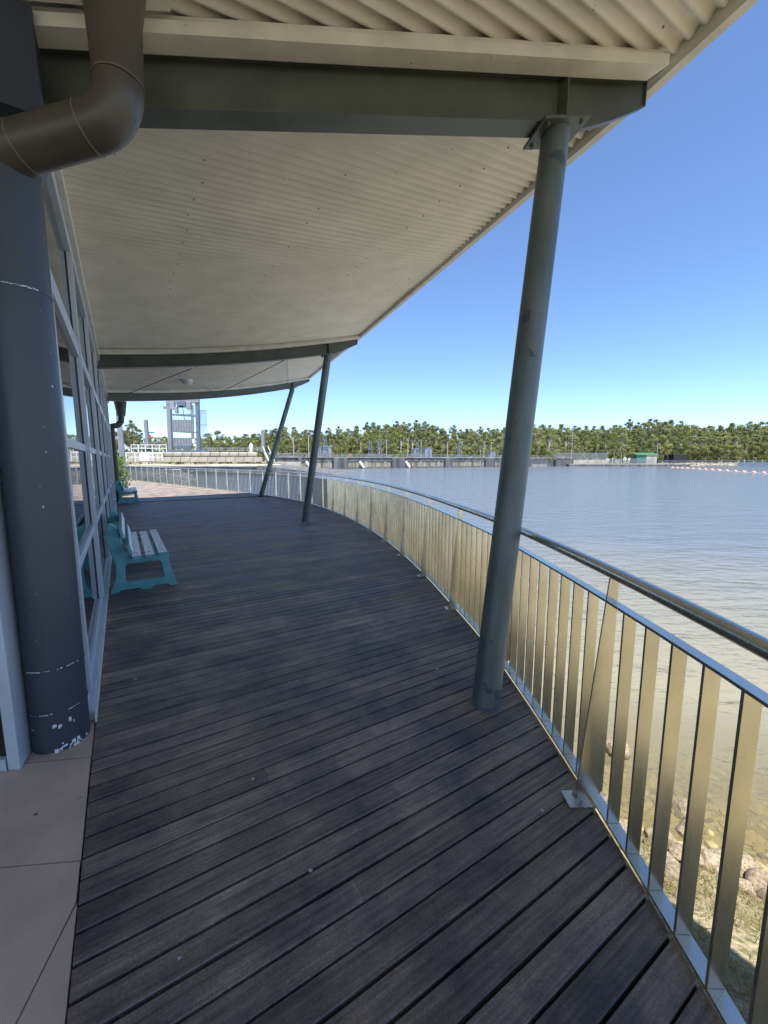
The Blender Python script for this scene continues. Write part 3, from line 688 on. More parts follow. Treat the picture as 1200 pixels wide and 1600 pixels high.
def bolt_mesh(y=-.028):
    mb = MB(); mb.tube([(-.085,y,.009),(-.085,y,.022)], .010, 6); return mb.mesh('bolt', M['galv'])
def bar_mesh():
    mb = MB(); mb.box((FO+RW/2,0,.4695), (RW-.004, .010, .895)); return mb.mesh('baluster', M['steel'])
def thin_mesh():
    mb = MB(); mb.box((FO+RW/2,0,.4695), (.030, .022, .895)); return mb.mesh('baluster', M['bar'])
bm3 = thin_mesh(); A_THIN = arc_of(8.6)
pm, plm, blm, blm2, bm2 = post_mesh(), plate_mesh(), bolt_mesh(), bolt_mesh(.03), bar_mesh()
rinv = Matrix.Translation(-rail.location)
def place(name, me, a, parent=None, frame=None):
    o = bpy.data.objects.new(name, me); C.objects.link(o)
    if parent is None:
        p, t_, no_ = fence_pt(a); o.parent = rail; o.location = p-rail.location; o.rotation_euler = (0,0,math.atan2(no_.y, no_.x))
    else: o.parent = parent
    return o
nb = 0
for i, a in enumerate(posts):
    p_ = place('post', pm, a); place('base_plate', plm, a, p_); place('bolt', blm, a, p_); place('bolt', blm2, a, p_)
    for j in range(1, 9):
        aa = a+PS*j/9
        if aa < L_end and nb < 298: place('baluster', bm2 if aa < A_THIN else bm3, aa); nb += 1
for j in range(1, 9): place('baluster', bm2, posts[0]-PS*j/9) if posts[0]-PS*j/9 > .2 else None

# ------------------------------------------------------------------ BENCHES
def bench(s0, label, slats):
    o = thing('bench', sn(s0+.9, .38), label, 'bench', 'teal benches with white slats against the glazed wall')
    Lb = 1.72
    def leg(ds):
        outer = [(.02,0),(.10,.0),(.12,.028),(.30,.028),(.33,.0),(.42,.0),(.45,.028),(.60,.028),(.615,.0),(.70,0),(.655,.15),(.62,.33),(.63,.41),(.58,.405),(.50,.385),(.30,.375),(.235,.385),(.19,.50),(.165,.60),(.15,.70),(.125,.77),(.07,.80),(.035,.775),(.045,.72),(.0,.66),(.03,.60),(.055,.47),(.095,.33),(.085,.16)]
        hole = [(.185,.105),(.545,.105),(.565,.13),(.545,.30),(.52,.325),(.215,.325),(.185,.30),(.175,.13)]
        me = bpy.data.meshes.new('leg'); bm = bmesh.new(); th = .075
        def ring(pts, dd_): return [bm.verts.new(sn(s0+ds+dd_, p[0], p[1])) for p in pts]
        rings = []
        for dd_ in (0, th):
            ro = ring(outer, dd_); ri = ring(hole, dd_)
            eo = [bm.edges.new((ro[i], ro[(i+1) % len(ro)])) for i in range(len(ro))]; ei = [bm.edges.new((ri[i], ri[(i+1) % len(ri)])) for i in range(len(ri))]
            bmesh.ops.triangle_fill(bm, edges=eo+ei, use_beauty=True); rings.append((ro, ri))
        for q_ in (0, 1):
            a_, b_ = rings[0][q_], rings[1][q_]
            for i in range(len(a_)): bm.faces.new((a_[i], a_[(i+1) % len(a_)], b_[(i+1) % len(a_)], b_[i]))
        bmesh.ops.recalc_face_normals(bm, faces=bm.faces); bm.to_mesh(me); bm.free(); me.materials.append(M['teal'])
        l_ = bpy.data.objects.new('leg', me); C.objects.link(l_); attach(l_, o)
        bv = l_.modifiers.new('bevel', 'BEVEL'); bv.width = .006; bv.segments = 2; bv.limit_method = 'ANGLE'; bv.angle_limit = R(50)
    leg(0); leg(Lb-.27)
    ns = {3: (.30,.43,.56), 4: (.26,.37,.48,.59)}[slats]
    for n_ in ns:
        zc = .415+(.01 if n_ > .5 else 0)
        mb = MB(); mb.box(sn(s0+Lb/2-.08, n_, zc+.016), (Lb+.05, .088, .006), (D, N, Vector((0,0,1)))); top = None
        sl = MB(); sl.box(sn(s0+Lb/2-.08, n_, zc-.006), (Lb+.05, .09, .036), (D, N, Vector((0,0,1)))); bs = sl.build('seat_slat', M['teal'], o, bevel=.003)
        mb.build('slat_paint', M['slat'], bs)
        mb = MB()
        for ss in (s0+.045, s0+Lb-.235): mb = MB(); mb.tube([sn(ss, n_, zc+.018), sn(ss, n_, zc+.0225)], .011, 8); mb.build('bolt', M['galv_dark'], bs)
    for (n_, z, tilt) in ((.225,.51,.26),(.165,.69,.2)):
        a_ = Vector((0,0,1))*math.cos(tilt)-N*math.sin(tilt); c_ = a_.cross(D).normalized()
        if c_.dot(N) < 0: c_ = -c_
        mb = MB(); mb.box(sn(s0+Lb/2-.08, n_+.012, z), (Lb+.05, .11, .03), (D, a_, c_)); bs = mb.build('back_slat', M['teal'], o, bevel=.003)
        mb = MB(); mb.box(sn(s0+Lb/2-.08, n_+.012, z)+c_*.018, (Lb+.045, .104, .005), (D, a_, c_)); mb.build('slat_paint', M['slat'], bs)
    return o
bench(2.62, 'near teal bench with three worn white seat slats against the windows', 3)
bench(13.7, 'far bench at the end of the glazed wall where the sunlit deck begins', 4)

# ------------------------------------------------------------------ near rocks, stones, grass
def rock_mesh(seed, sub=3, rough=.35):
    bm = bmesh.new(); bmesh.ops.create_icosphere(bm, subdivisions=sub, radius=1)
    rr = random.Random(seed); off = Vector((rr.uniform(0,50), rr.uniform(0,50), rr.uniform(0,50)))
    pl = [(Vector((rr.gauss(0,1), rr.gauss(0,1), rr.gauss(0,1))).normalized(), rr.uniform(.55,.85)) for _ in range(9)]
    for v in bm.verts:
        c_ = v.co.copy()
        for (n_, d_) in pl:
            k_ = c_.dot(n_)-d_
            if k_ > 0: c_ -= n_*k_
        c_ *= 1+rough*.35*noise.noise(c_*2.2+off)+.05*noise.noise(c_*7+off)
        v.co = c_
    me = bpy.data.meshes.new('rock'); bm.to_mesh(me); bm.free(); me.materials.append(M['rock'])
    me.polygons.foreach_set('use_smooth', [True]*len(me.polygons))
    try: me.set_sharp_from_angle(angle=R(28))
    except Exception: pass
    return me
RM = [rock_mesh(i+3) for i in range(7)]
def rock(loc, r, label, group='stones along the water edge', rot=None, sq=.65):
    o = bpy.data.objects.new('rock', random.choice(RM)); C.objects.link(o); o.location = loc
    o.scale = (r*random.uniform(.85,1.3), r*random.uniform(.75,1.1), r*sq); o.rotation_euler = rot or (random.uniform(-.3,.3), random.uniform(-.3,.3), random.uniform(0,6.3))
    return tag(o, label, 'rock', group)
p_ = floor_pt(968,1168,-1.96); rock(p_, .155, 'lone brown rock standing in the shallow water away from the shore', None, (.2,.1,.6), .8)
named = [(1105,1352,.13,'pale rounded rock between railing bars at the water edge'),(1165,1360,.17,'large pale boulder at the right side of the shore rocks'),(1062,1335,.10,'grey stone among the rocks just behind the middle bars'),(1048,1360,.10,'low flat stone leaning on the shore rocks beside the deck'),
         (1195,1395,.15,'rock half covered with dry grass at the right picture edge')]
for (u, v, r, lab) in named:
    p = floor_pt(u, v, -1.85); p.z = bank_h(p.x, p.y)+r*.25; rock(p, r, lab, None)
rs = random.Random(11); placed = []; tries = 0
while len(placed) < 75 and tries < 4000:
    tries += 1; x = rs.uniform(1.2, 6.5); d = rs.gauss(.05,.33); y = 3.35-.35*(x-2.3)-d; r = rs.uniform(.055,.165)
    if all((x-a)**2+(y-b_)**2 > (.75*(r+c_))**2 for a, b_, c_ in placed):
        placed.append((x, y, r)); rock((x, y, bank_h(x, y)+r*.2), r, 'small pale stone in the row of rocks along the water edge')
st = MB()
def ico_pts(): 
    bm = bmesh.new(); bmesh.ops.create_icosphere(bm, subdivisions=1, radius=1); vs = [v.co.copy() for v in bm.verts]; fs = [tuple(v.index for v in f.verts) for f in bm.faces]; bm.free(); return vs, fs
IV, IF = ico_pts()
def pebble(mb, c_, r, rs_):
    q_ = Matrix.Rotation(rs_.uniform(0,6.3), 3, 'Z') @ Matrix.Rotation(rs_.uniform(-.4,.4), 3, 'X'); sx, sy, sz = rs_.uniform(.8,1.3), rs_.uniform(.7,1.1), rs_.uniform(.4,.7)
    mb.add([Vector(c_)+q_ @ Vector((v.x*r*sx*rs_.uniform(.85,1.15), v.y*r*sy*rs_.uniform(.85,1.15), v.z*r*sz)) for v in IV], IF)
for i in range(1900):
    x = rs.uniform(.9, 8); d = rs.uniform(-1.9, .25); y = 3.35-.35*(x-2.3)-d; r = rs.uniform(.025,.075)
    if rs.random() < (.95 if d > -1.1 else .5): pebble(st, (x, y, bank_h(x, y)+r*.1), r, rs)
M['pebble'] = mat('submerged_pebbles', (.30,.25,.13), .8, var=.35, scale=3, speck=((.12,.10,.05), .6), speckscale=3)
tag(st.build('pebbles', M['pebble'], smooth=False), 'olive brown pebbles lying under the shallow water near the shore', 'pebbles', kind='stuff')
gr = MB()
for i in range(34000):
    x = rs.uniform(.6, 7); d = rs.uniform(.12, 3.2)**1.0; y = 3.35-.35*(x-2.3)-d
    if noise.noise(Vector((x*1.5, y*1.5, 3))) < -.08 and rs.random() < .85: continue
    z = bank_h(x, y); h = rs.uniform(.03,.11); a = rs.uniform(0,6.3); w_ = rs.uniform(.002,.005); lx, ly = rs.gauss(0,.05), rs.gauss(0,.05)
    gr.add([(x-w_*math.cos(a), y-w_*math.sin(a), z-.01), (x+w_*math.cos(a), y+w_*math.sin(a), z-.01), (x+lx, y+ly, z+h)], [(0,1,2)])
tag(gr.build('grass', M['grass']), 'dry yellow green grass growing on the bank beside the deck', 'grass', kind='stuff')

# rip-rap beyond the far end of the deck
rr = MB()
for i in range(4200):
    y = rs.uniform(31,76)**1.0; edge = -21-(y-32)*.405; dx = rs.uniform(-16,3.2); x = edge+dx
    z = -.45+rs.uniform(0,.18) if dx < 0 else -.5-.5*dx
    pebble(rr, (x, y, z), rs.uniform(.16,.36), rs)
M['riprap'] = mat('pale_riprap', (.33,.30,.25), .9, var=.35, scale=1.2)
tag(rr.build('riprap', M['riprap']), 'bank of pale rip rap stones seen through the far railing', 'stones', kind='stuff')

# ------------------------------------------------------------------ TREES
def tree_mesh(seed, h, wdt, leafm, nclump=26, per=150, lsz=.42, tall=.35):
    rg = random.Random(seed); lf = MB(); tk = MB()
    pts = [Vector((0,0,-.5)), Vector((rg.uniform(-.4,.4), rg.uniform(-.4,.4), h*.3)), Vector((rg.uniform(-.9,.9), rg.uniform(-.9,.9), h*.6)), Vector((rg.uniform(-1.2,1.2), rg.uniform(-1.2,1.2), h*.88))]
    tk.tube(pts, [h*.022, h*.017, h*.011, h*.004], 7, False)
    for i in range(nclump):
        t = rg.random(); zc = h*(tall+(1-tall-.04)*t); spread = wdt*.5*math.sin(math.pi*min(1, .18+.80*t))**.7
        a = rg.uniform(0, 6.3); rad = spread*math.sqrt(rg.random()); c_ = Vector((rad*math.cos(a), rad*math.sin(a), zc)); cr = rg.choice([.07,.10,.13,.15])*wdt*(1.1-.4*t)
        if i % 4 == 0 or t > .8:
            st_ = pts[1].lerp(pts[2], rg.random()) if t < .6 else pts[2]
            tk.tube([st_, st_.lerp(c_, .6)+Vector((0,0,.3)), c_], [h*.007, h*.004, h*.002], 5, False)
        for j in range(per):
            d_ = Vector((rg.gauss(0,1), rg.gauss(0,1), rg.gauss(0,.75))); d_ = d_.normalized()*cr*rg.uniform(.3,1.25)
            p = c_+d_; s_ = lsz*rg.uniform(.5,1.1); n_ = (d_.normalized()*.7+Vector((rg.gauss(0,.5), rg.gauss(0,.5), rg.gauss(0,.5)+.8))).normalized()
            u_ = n_.orthogonal().normalized(); u_ = Matrix.Rotation(rg.uniform(0,6.3), 3, n_) @ u_; v_ = n_.cross(u_)
            lf.add([p+u_*s_*.5, p+v_*s_*.33, p-u_*s_*.5, p-v_*s_*.33], [(0,1,2,3)])
    me = bpy.data.meshes.new('crown'); me.from_pydata(lf.v, [], lf.f); me.materials.append(leafm)
    return me, tk.mesh('trunk', M['bark'], True)
TV = []
for i, (h, wdt, lm, nc, tall) in enumerate([(20,11,'leaf',30,.22),(23,10,'leaf',32,.30),(18,12,'leaf_olive',30,.12),(21,9,'leaf_olive',28,.3),(24,8,'leaf_dark',22,.45),(16,10,'leaf',28,.10),(19,11,'leaf_dark',28,.2),(13,9,'leaf_olive',26,.06)]):
    TV.append(tree_mesh(100+i, h, wdt, M[lm], int(nc*2.1), 120, .52, tall)+(h,))
LBL = ['bushy mid green gum tree in the wood beyond the water','tall open gum tree in the wood beyond the water','broad olive green gum tree in the wood beyond the water','slender olive gum tree in the wood beyond the water','tall thin dark tree topping the wood beyond the water','low bushy green tree in front of the far wood','dark green tree in the wood beyond the water','low pale olive bush tree at the foot of the far wood']
def tree(kind, x, y, sc, z=-.7, label=None, group='trees of the wood across the water'):
    cm, tm, h = TV[kind]
    o = bpy.data.objects.new('gum_tree', None); C.objects.link(o); o.location = (x, y, z); o.scale = (sc*random.uniform(.9,1.1), sc*random.uniform(.9,1.1), sc); o.rotation_euler = (0,0,random.uniform(0,6.3))
    tag(o, label or LBL[kind], 'tree', group)
    for nm, me in (('trunk', tm), ('crown', cm)):
        c_ = bpy.data.objects.new(nm, me); C.objects.link(c_); c_.parent = o
rt = random.Random(21)
def top_px(u):   # height of the tree line above the horizon, in target pixels
    return 52+5*math.sin(u*.013)+4*math.sin(u*.031+1)+ (6 if 820 < u < 960 else 0)+ (3 if u > 700 else 0) - (6 if u < 420 else 0)
ntree = 0
for row, (yb, step, kinds, hs) in enumerate([(232,15,(5,7,2,7,0),.70),(243,15,(0,2,3,6,5),.86),(256,14,(0,1,3,2,6),.97),(272,15,(1,4,0,3,1,4),1.05)]):
    u = 318 if row < 3 else 330
    while u < 1290:
        Y = yb + rt.uniform(-4,4); x = (u-600)/FPX*Y
        if x > 95: Y += 24
        k = rt.choice(kinds); want = top_px(u)*hs*rt.uniform(.90,1.04)*.97/FPX*Y+2.2
        tree(k, x, Y, max(.45, want/TV[k][2])); ntree += 1; u += step*rt.uniform(.75,1.25)
for (u, Y, k, tp) in [(195,118,6,50),(207,120,2,46),(222,128,3,50),(236,135,0,38),(252,140,2,36),(268,150,5,34),(284,152,7,32),(300,160,5,30),(316,165,2,36),(214,112,4,62),(180,110,0,44),(160,110,1,46),(330,185,2,42),(345,190,5,46),(240,160,1,40),(262,170,3,38)]:
    want = tp/FPX*Y+1.5+.7; tree(k, (u-600)/FPX*Y, Y, want/TV[k][2], -.7, LBL[k].replace('the wood beyond the water','the clump left of the gantry').replace('the far wood','the clump by the gantry'), 'trees of the clump behind the lock at left')
# bright shrub at the plaza corner
rg = random.Random(9); sh = MB(); base = sn(17.5,-.02,-.1)
o = thing('shrub', base, 'bright green shrub growing past the corner of the pavilion', 'shrub')
for j in range(2600):
    d_ = Vector((rg.gauss(0,.22), rg.gauss(0,.22), rg.uniform(0,1.75))); d_.x *= 1-.3*abs(d_.z-.9); p = base+d_; s_ = rg.uniform(.04,.09)
    n_ = Vector((rg.gauss(0,1), rg.gauss(0,1), rg.gauss(0,1))).normalized(); u_ = n_.orthogonal().normalized(); v_ = n_.cross(u_)
    sh.add([p+u_*s_, p+v_*s_*.35, p-u_*s_, p-v_*s_*.35], [(0,1,2,3)])
me = bpy.data.meshes.new('foliage'); me.from_pydata(sh.v, [], sh.f); me.materials.append(M['shrub']); f_ = bpy.data.objects.new('foliage', me); C.objects.link(f_); attach(f_, o)
mb = MB()
for i in range(6): mb.tube([base, base+Vector((rg.gauss(0,.12), rg.gauss(0,.12), 1.2))], [.02,.006], 5)
mb.build('stem', M['bark'], o)

# ------------------------------------------------------------------ WEIR across the water
DT = 3.45                                      # deck top of the weir above our deck level
t0w, t1w = weir_t(436), weir_t(892)
wr = thing('weir', weir(40,0,-2), 'long concrete weir with dark piers and a railed walkway across the lake', 'weir')
def wbx(mb, t0, t1, o0, o1, z0_, z1_): mb.box(weir((t0+t1)/2, (o0+o1)/2, (z0_+z1_)/2), (t1-t0, o1-o0, z1_-z0_), (WD, WN, Vector((0,0,1))))
DT = 1.5+ (719-714.3)/FPX*190
mb = MB(); wbx(mb, t0w, t1w, 0, 6, DT-.45, DT); mb.build('walkway_slab', M['concrete'], wr)
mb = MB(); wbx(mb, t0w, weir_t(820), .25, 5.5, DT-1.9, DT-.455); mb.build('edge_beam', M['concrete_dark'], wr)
piers = [(466,472),(521,543),(612,631),(694,706),(757,771),(823,829)]
for (ua, ub) in piers:
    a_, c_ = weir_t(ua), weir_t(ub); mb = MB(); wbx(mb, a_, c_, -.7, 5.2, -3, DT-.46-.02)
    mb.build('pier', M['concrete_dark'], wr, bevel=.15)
gates = [(475,520),(545,611),(633,693),(708,756),(773,822)]
for gi, (ua, ub) in enumerate(gates):
    a_, c_ = weir_t(ua), weir_t(ub)
    mb = MB(); wbx(mb, a_, c_, .45, .9, -3, DT-1.92); mb.build('gate_wall', M['gate'], wr)
    n_ = 4
    for i in range(n_):
        t_ = a_+(c_-a_)*(.15+.23*i); mb = MB(); wbx(mb, t_, t_+.5+(.5 if i % 2 else 0), .2, .44, -3, DT-1.95); mb.build('gate_rib', M['concrete'] if i % 2 else M['concrete_dark'], wr)
    mb = MB(); wbx(mb, a_, c_, -.1, .18, -2.6, -1.45); mb.build('waterline_sill', M['concrete_dark'], wr)
    tb = {0:None,1:weir_t(563),2:weir_t(633.5)}.get(gi)
    if gi < 3:
        tb = [weir_t(479), weir_t(562), weir_t(633.5)][gi]
        mb = MB(); mb.bar(weir(tb,-.3,DT-2.0), weir(tb+1.9,-.4,-1.6), .55, .9); mb.build('gate_arm', M['white'], wr)
# far closing stretch
mb = MB(); wbx(mb, weir_t(829)+.1, weir_t(865), 1, 3, -3, DT-.46); mb.build('end_wall', M['concrete'], wr)
mb = MB(); wbx(mb, weir_t(865), weir_t(892), -.8, 4, -3, DT-1.2); mb.build('abutment', M['concrete_dark'], wr)
# walkway railing: posts and rails of steel
mb = MB(); t = t0w
while t < t1w: mb.box(weir(t,.15,DT+.55), (.09,.09,1.1), (WD, WN, Vector((0,0,1)))); mb.box(weir(t,5.8,DT+.55), (.09,.09,1.1), (WD, WN, Vector((0,0,1)))); t += 2.2
for z in (.5, 1.1):
    wbx(mb, t0w, t1w, .11, .19, DT+z-.04, DT+z+.04); wbx(mb, t0w, t1w, 5.76, 5.84, DT+z-.04, DT+z+.04)
tag(mb.build('walkway_railing', M['galv'], wr), kind='stuff')
mb = MB()
for u_ in (441,449,458,465,472,480,488):
    t = weir_t(u_); mb.bar(weir(t,.3,DT), weir(t+1.6,.3,DT+1.5), .12, .12)
mb.build('slanted_stay', M['galv'], wr)
mb = MB(); p_ = weir(weir_t(547),.0,DT+.75); mb.tube([p_+WD*.42*math.cos(k*math.pi/8)+Vector((0,0,.42*math.sin(k*math.pi/8))) for k in range(17)], .12, 8, False)
tag(mb.build('life_ring', M['orange']), 'orange life ring hung on the weir walkway railing', 'life ring')
def kiosk(u, w_, h, lab):
    t = weir_t(u); o = thing('control_cabin', weir(t,2,DT), lab, 'cabin', 'cabins on the weir walkway')
    mb = MB(); wbx(mb, t-w_/2, t+w_/2, .9, 3.1, DT+.01, DT+h); mb.build('wall', M['panel'], o)
    mb = MB(); wbx(mb, t-w_/2-.15, t+w_/2+.15, .75, 3.25, DT+h+.01, DT+h+.22); mb.build('roof', M['galv'], o)
    mb = MB(); wbx(mb, t-w_*.12, t+w_*.22, .86, .895, DT+.1, DT+h*.8); mb.build('door', M['galv_dark'], o)
kiosk(513, 3.4, 4.0, 'largest grey cabin on the weir walkway, beside the dark column')
kiosk(501.5, 1.6, 3.6, 'narrow grey cabin touching the left side of the biggest cabin on the weir')
kiosk(670.5, 3.8, 4.0, 'grey cabin on the middle of the weir right of the gate hoist')
kiosk(652.5, 2.6, 3.6, 'small pale cabin on the weir just left of the middle cabin')
kiosk(770.5, 3.2, 3.0, 'grey cabin on the weir just left of the nearest column')
def hoist(u, h, lab):
    t = weir_t(u); o = thing('gate_hoist', weir(t,1,DT), lab, 'hoist', 'gate hoist frames on the weir')
    for d_ in (-.8, .8):
        mb = MB(); mb.bar(weir(t+d_,1,DT), weir(t+d_*.55,1,DT+h), .32, .32); mb.build('leg', M['galv_dark'], o)
    mb = MB(); wbx(mb, t-.9, t+.9, .7, 1.3, DT+h*.42, DT+h*.42+.5); wbx(mb, t-1.5, t+1.5, .5, 1.5, DT+.02, DT+1.3); mb.build('machinery', M['galv_dark'], o)
hoist(511, 7.2, 'dark gate hoist rising behind the biggest cabin on the weir')
hoist(580.5, 6.9, 'tall dark gate hoist on the weir, left of the middle of the photo')
hoist(594.5, 7.2, 'slim dark gate hoist just right of the tallest one on the weir')
hoist(653.5, 6.6, 'dark gate hoist standing behind the small pale cabin on the weir')
hoist(717.5, 6.8, 'dark gate hoist on the weir between two lamp posts, left of the nearest column')
def lamp_post(pos, h, label, group='lamp posts on and behind the weir', arm=1.0):
    o = thing('lamp_post', pos, label, 'lamp post', group); p = Vector(pos)
    mb = MB(); mb.tube([p, p+Vector((0,0,h))], [.15,.11], 8); mb.build('pole', M['lamp_pole'], o, smooth=True)
    mb = MB(); mb.bar(p+Vector((-arm*.5,0,h)), p+Vector((arm,0,h+.12)), .35, .18); mb.build('lamp_head', M['galv'], o)
wl = [(465.5,683,'lamp post on the weir left of the two dark columns'),(489,680,'lamp post on the weir behind the column in the middle of the deck'),(611,688,'lamp post on the weir between the tall hoists and the pale cabin'),(644.5,686,'lamp post on the weir just left of the small pale cabin'),(706,691,'lamp post on the weir left of the lone dark hoist'),(724.5,691,'lamp post on the weir just right of the lone dark hoist'),(763,690,'left one of the lamp posts beside the cabin near the column'),(774,692,'right one of the lamp posts beside the cabin near the column'),(665,688,'lamp post on the weir rising above the middle cabin')]
for (u, v, lab) in wl:
    t = weir_t(u); p_ = weir(t,4,DT); lamp_post(p_, pz(v, p_.y)-DT, lab)
p_ = Vector(((890-600)/FPX*240, 240, -.6)); lamp_post(p_, pz(668,240)+.6, 'tallest lamp post before the far wood, right of the nearest column')
p_ = Vector(((1022-600)/FPX*232, 232, -.6)); lamp_post(p_, pz(694,232)+.6, 'lamp post standing beside the green roofed shed')
# people on the walkway end are not resolved; low wall, dock, fence and shed right of the weir
Yd = 232
dk = thing('dock', (px(960,Yd), Yd, -2), 'low dark edged concrete dock running out to the right of the weir', 'dock')
mb = MB(); mb.prism([(px(890,226),226),(px(1041,222),222),(px(1041,222)+.5,226),(px(893,230),234)], -2.3, -.95); mb.build('dock_edge', M['concrete_dark'], dk)
mb = MB(); mb.prism([(px(890,226),226.3),(px(1038,222),222.4),(px(1036,228),229),(px(893,230),236)], -.94, -.7); mb.build('dock_slab', M['concrete'], dk)
wl_ = MB(); Y = 236; wl_.prism([(px(893,Y),Y),(px(950,Y),Y),(px(950,Y),Y+.6),(px(893,Y),Y+.6)], -1, 3.1-1.5+.0)
tag(wl_.build('concrete_wall', M['concrete_pale']), 'pale low concrete wall at the right end of the weir', 'wall')
def palisade(u0, u1, Y, z0_, z1_, lab, step=.35):
    o = thing('far_fence', (px((u0+u1)/2,Y), Y, z0_), lab, 'fence'); mb = MB(); x = px(u0,Y)
    while x < px(u1,Y): mb.box((x, Y, (z0_+z1_)/2), (.13,.05,z1_-z0_)); x += step
    tag(mb.build('paling', M['galv'], o), kind='stuff')
    mb = MB(); mb.box(((px(u0,Y)+px(u1,Y))/2, Y+.08, z1_-.3), (px(u1,Y)-px(u0,Y), .08,.1)); mb.box(((px(u0,Y)+px(u1,Y))/2, Y+.08, z0_+.4), (px(u1,Y)-px(u0,Y), .08,.1)); mb.build('rail', M['galv'], o)
palisade(828, 950, 238, .6, pz(707.5,238), 'grey paling fence standing above the right end of the weir')
palisade(950, 1024, 236, -.7, pz(716.5,236), 'low grey fence behind the dock leading to the green shed')
palisade(1030, 1200, 246, -.6, pz(719,246), 'low wire fence along the far shore right of the shed', .7)
Y = 242; x0, x1_ = px(995,Y), px(1027,Y); zt = pz(711,Y); zr_ = pz(708,Y)
o = thing('shed', ((x0+x1_)/2, Y, -.6), 'small green roofed shed on the far shore before the trees', 'shed')
mb = MB(); mb.box(((x0+px(1010,Y))/2, Y+2, (zt-.6)/2), (px(1010,Y)-x0, 4, zt+.6)); mb.build('wall', M['green_roof'], o)
mb = MB(); mb.box(((px(1010,Y)+x1_)/2+.02, Y+2, (zt-.6)/2), (x1_-px(1010,Y), 4.04, zt+.6)); mb.build('wall', M['concrete_pale'], o)
mb = MB(); mb.extr([(x0-.4,Y-.4,zt+.02),(x1_+.4,Y-.4,zt+.02),(x1_+.4,Y+4.4,zt+1.3),(x0-.4,Y+4.4,zt+1.3)], (0,0,.15)); mb.build('roof', M['green_roof'], o)
Y = 246; o = MB(); o.prism([(px(1053,Y),Y),(px(1074,Y),Y),(px(1074,Y),Y+5),(px(1053,Y),Y+5)], -.6, pz(709,Y))
o.prism([(px(1044,Y),Y+1),(px(1047,Y),Y+1),(px(1047,Y),Y+4),(px(1044,Y),Y+4)], -.6, pz(710,Y))
tag(o.build('dark_shelter', M['black_cloth'], bevel=.5), 'black covered shelter on the far shore right of the green shed', 'shelter')
o = MB(); o.prism([(px(1042,228),228),(px(1080,228),228),(px(1080,228),232),(px(1042,228),232)], -2.2, -.9); 
tag(o.build('sheet_wall', M['concrete_dark']), 'short dark retaining wall at the water line behind the first buoys', 'wall')
o = MB(); o.prism([(px(1154,222),222),(px(1330,215),215),(px(1330,215),222),(px(1156,228),228)], -2.2, .2)
tag(o.build('far_jetty', M['galv_dark']), 'dark blue jetty on the far shore at the right picture edge', 'jetty')
bk = MB()
for i in range(900):
    u = rs.uniform(1035,1230); Y = rs.uniform(234,245); pebble(bk, (px(u,Y), Y, -2+.14*(Y-234)+rs.uniform(-.1,.3)), rs.uniform(.3,.7), rs)
tag(bk.build('far_riprap', M['riprap']), 'pale rubble along the far shore right of the dock', 'stones', kind='stuff')

# buoy line
bz = [(752,393),(775,394),(797,395),(822,396.5),(848,398),(877,400),(907,402),(938,403.5),(971,406),(1008,408.5),(1047,411),(1088,413.5),(1133,416.5),(1180,419.5)]
names = ['first','second','third','fourth','fifth','sixth','seventh','eighth','ninth','tenth','eleventh','twelfth','thirteenth','fourteenth']
bme = None; bpts = []
for i, (a_, c_) in enumerate(bz):
    p = floor_pt(800+a_/3, 600+c_/3, WL); bpts.append(p)
    if bme is None:
        mb = MB(); mb.tube([(-.62,0,.10),(-.5,0,.1),(-.3,0,.1),(0,0,.1),(.3,0,.1),(.5,0,.1),(.62,0,.1)], [.08,.3,.40,.42,.40,.3,.08], 12); bme = mb.mesh('buoy', [M['orange']], True)
    o = bpy.data.objects.new('buoy', bme); C.objects.link(o); o.location = p; o.rotation_euler = (0,0,random.uniform(-.5,.5))
    tag(o, 'orange float, %s along the buoy line counted from the far dock' % names[i], 'buoy', 'orange floats of the buoy line')
mb = MB(); bpts.append(bpts[-1]+(bpts[-1]-bpts[-2])*1.0)
fine = []
for i in range(len(bpts)-1):
    for k in range(6): fine.append(bpts[i].lerp(bpts[i+1], k/6)+Vector((0,0,.04)))
mb.tube(fine, .06, 5); tag(mb.build('buoy_rope', M['white']), 'pale rope joining the orange floats on the lake', 'rope')

# ------------------------------------------------------------------ LOCK with gantry at left
YL = 92
lk = thing('lock_platform', (px(330,YL), YL, -2), 'low concrete lock platform across the inlet with a pale paved top', 'platform')
zt = pz(727.5, YL)
mb = MB(); mb.prism([(px(190,YL),YL),(px(400,YL),YL),(px(430,100),101),(px(430,118),125),(px(190,125),125)], -2.5, zt-.25); mb.build('quay_wall', M['concrete_dark'], lk)
mb = MB(); mb.prism([(px(190,YL),YL-.2),(px(401,YL),YL-.2),(px(432,100),101),(px(432,118),125),(px(190,125),125)], zt-.245, zt); mb.build('paving', M['concrete_pale'], lk)
mb = MB(); a_ = Vector((px(401,YL),YL,0)); vs = [(px(400,92),92,zt-.25),(px(432,101),101,zt-.02),(px(545,100),108,-2.2),(px(510,92),93,-2.2),(px(432,118),125,zt-.1),(px(560,118),130,-2.1)]
mb.add(vs, [(0,3,2,1),(1,2,5,4),(3,0,0)][:2]); mb.extr([(px(401,92),91.7,zt-.02),(px(520,92),92.7,-1.75),(px(520,92),92.7,-2.4),(px(401,92),91.7,-2.4)], (0,.5,0)); mb.build('ramp', M['concrete_dark'], lk)
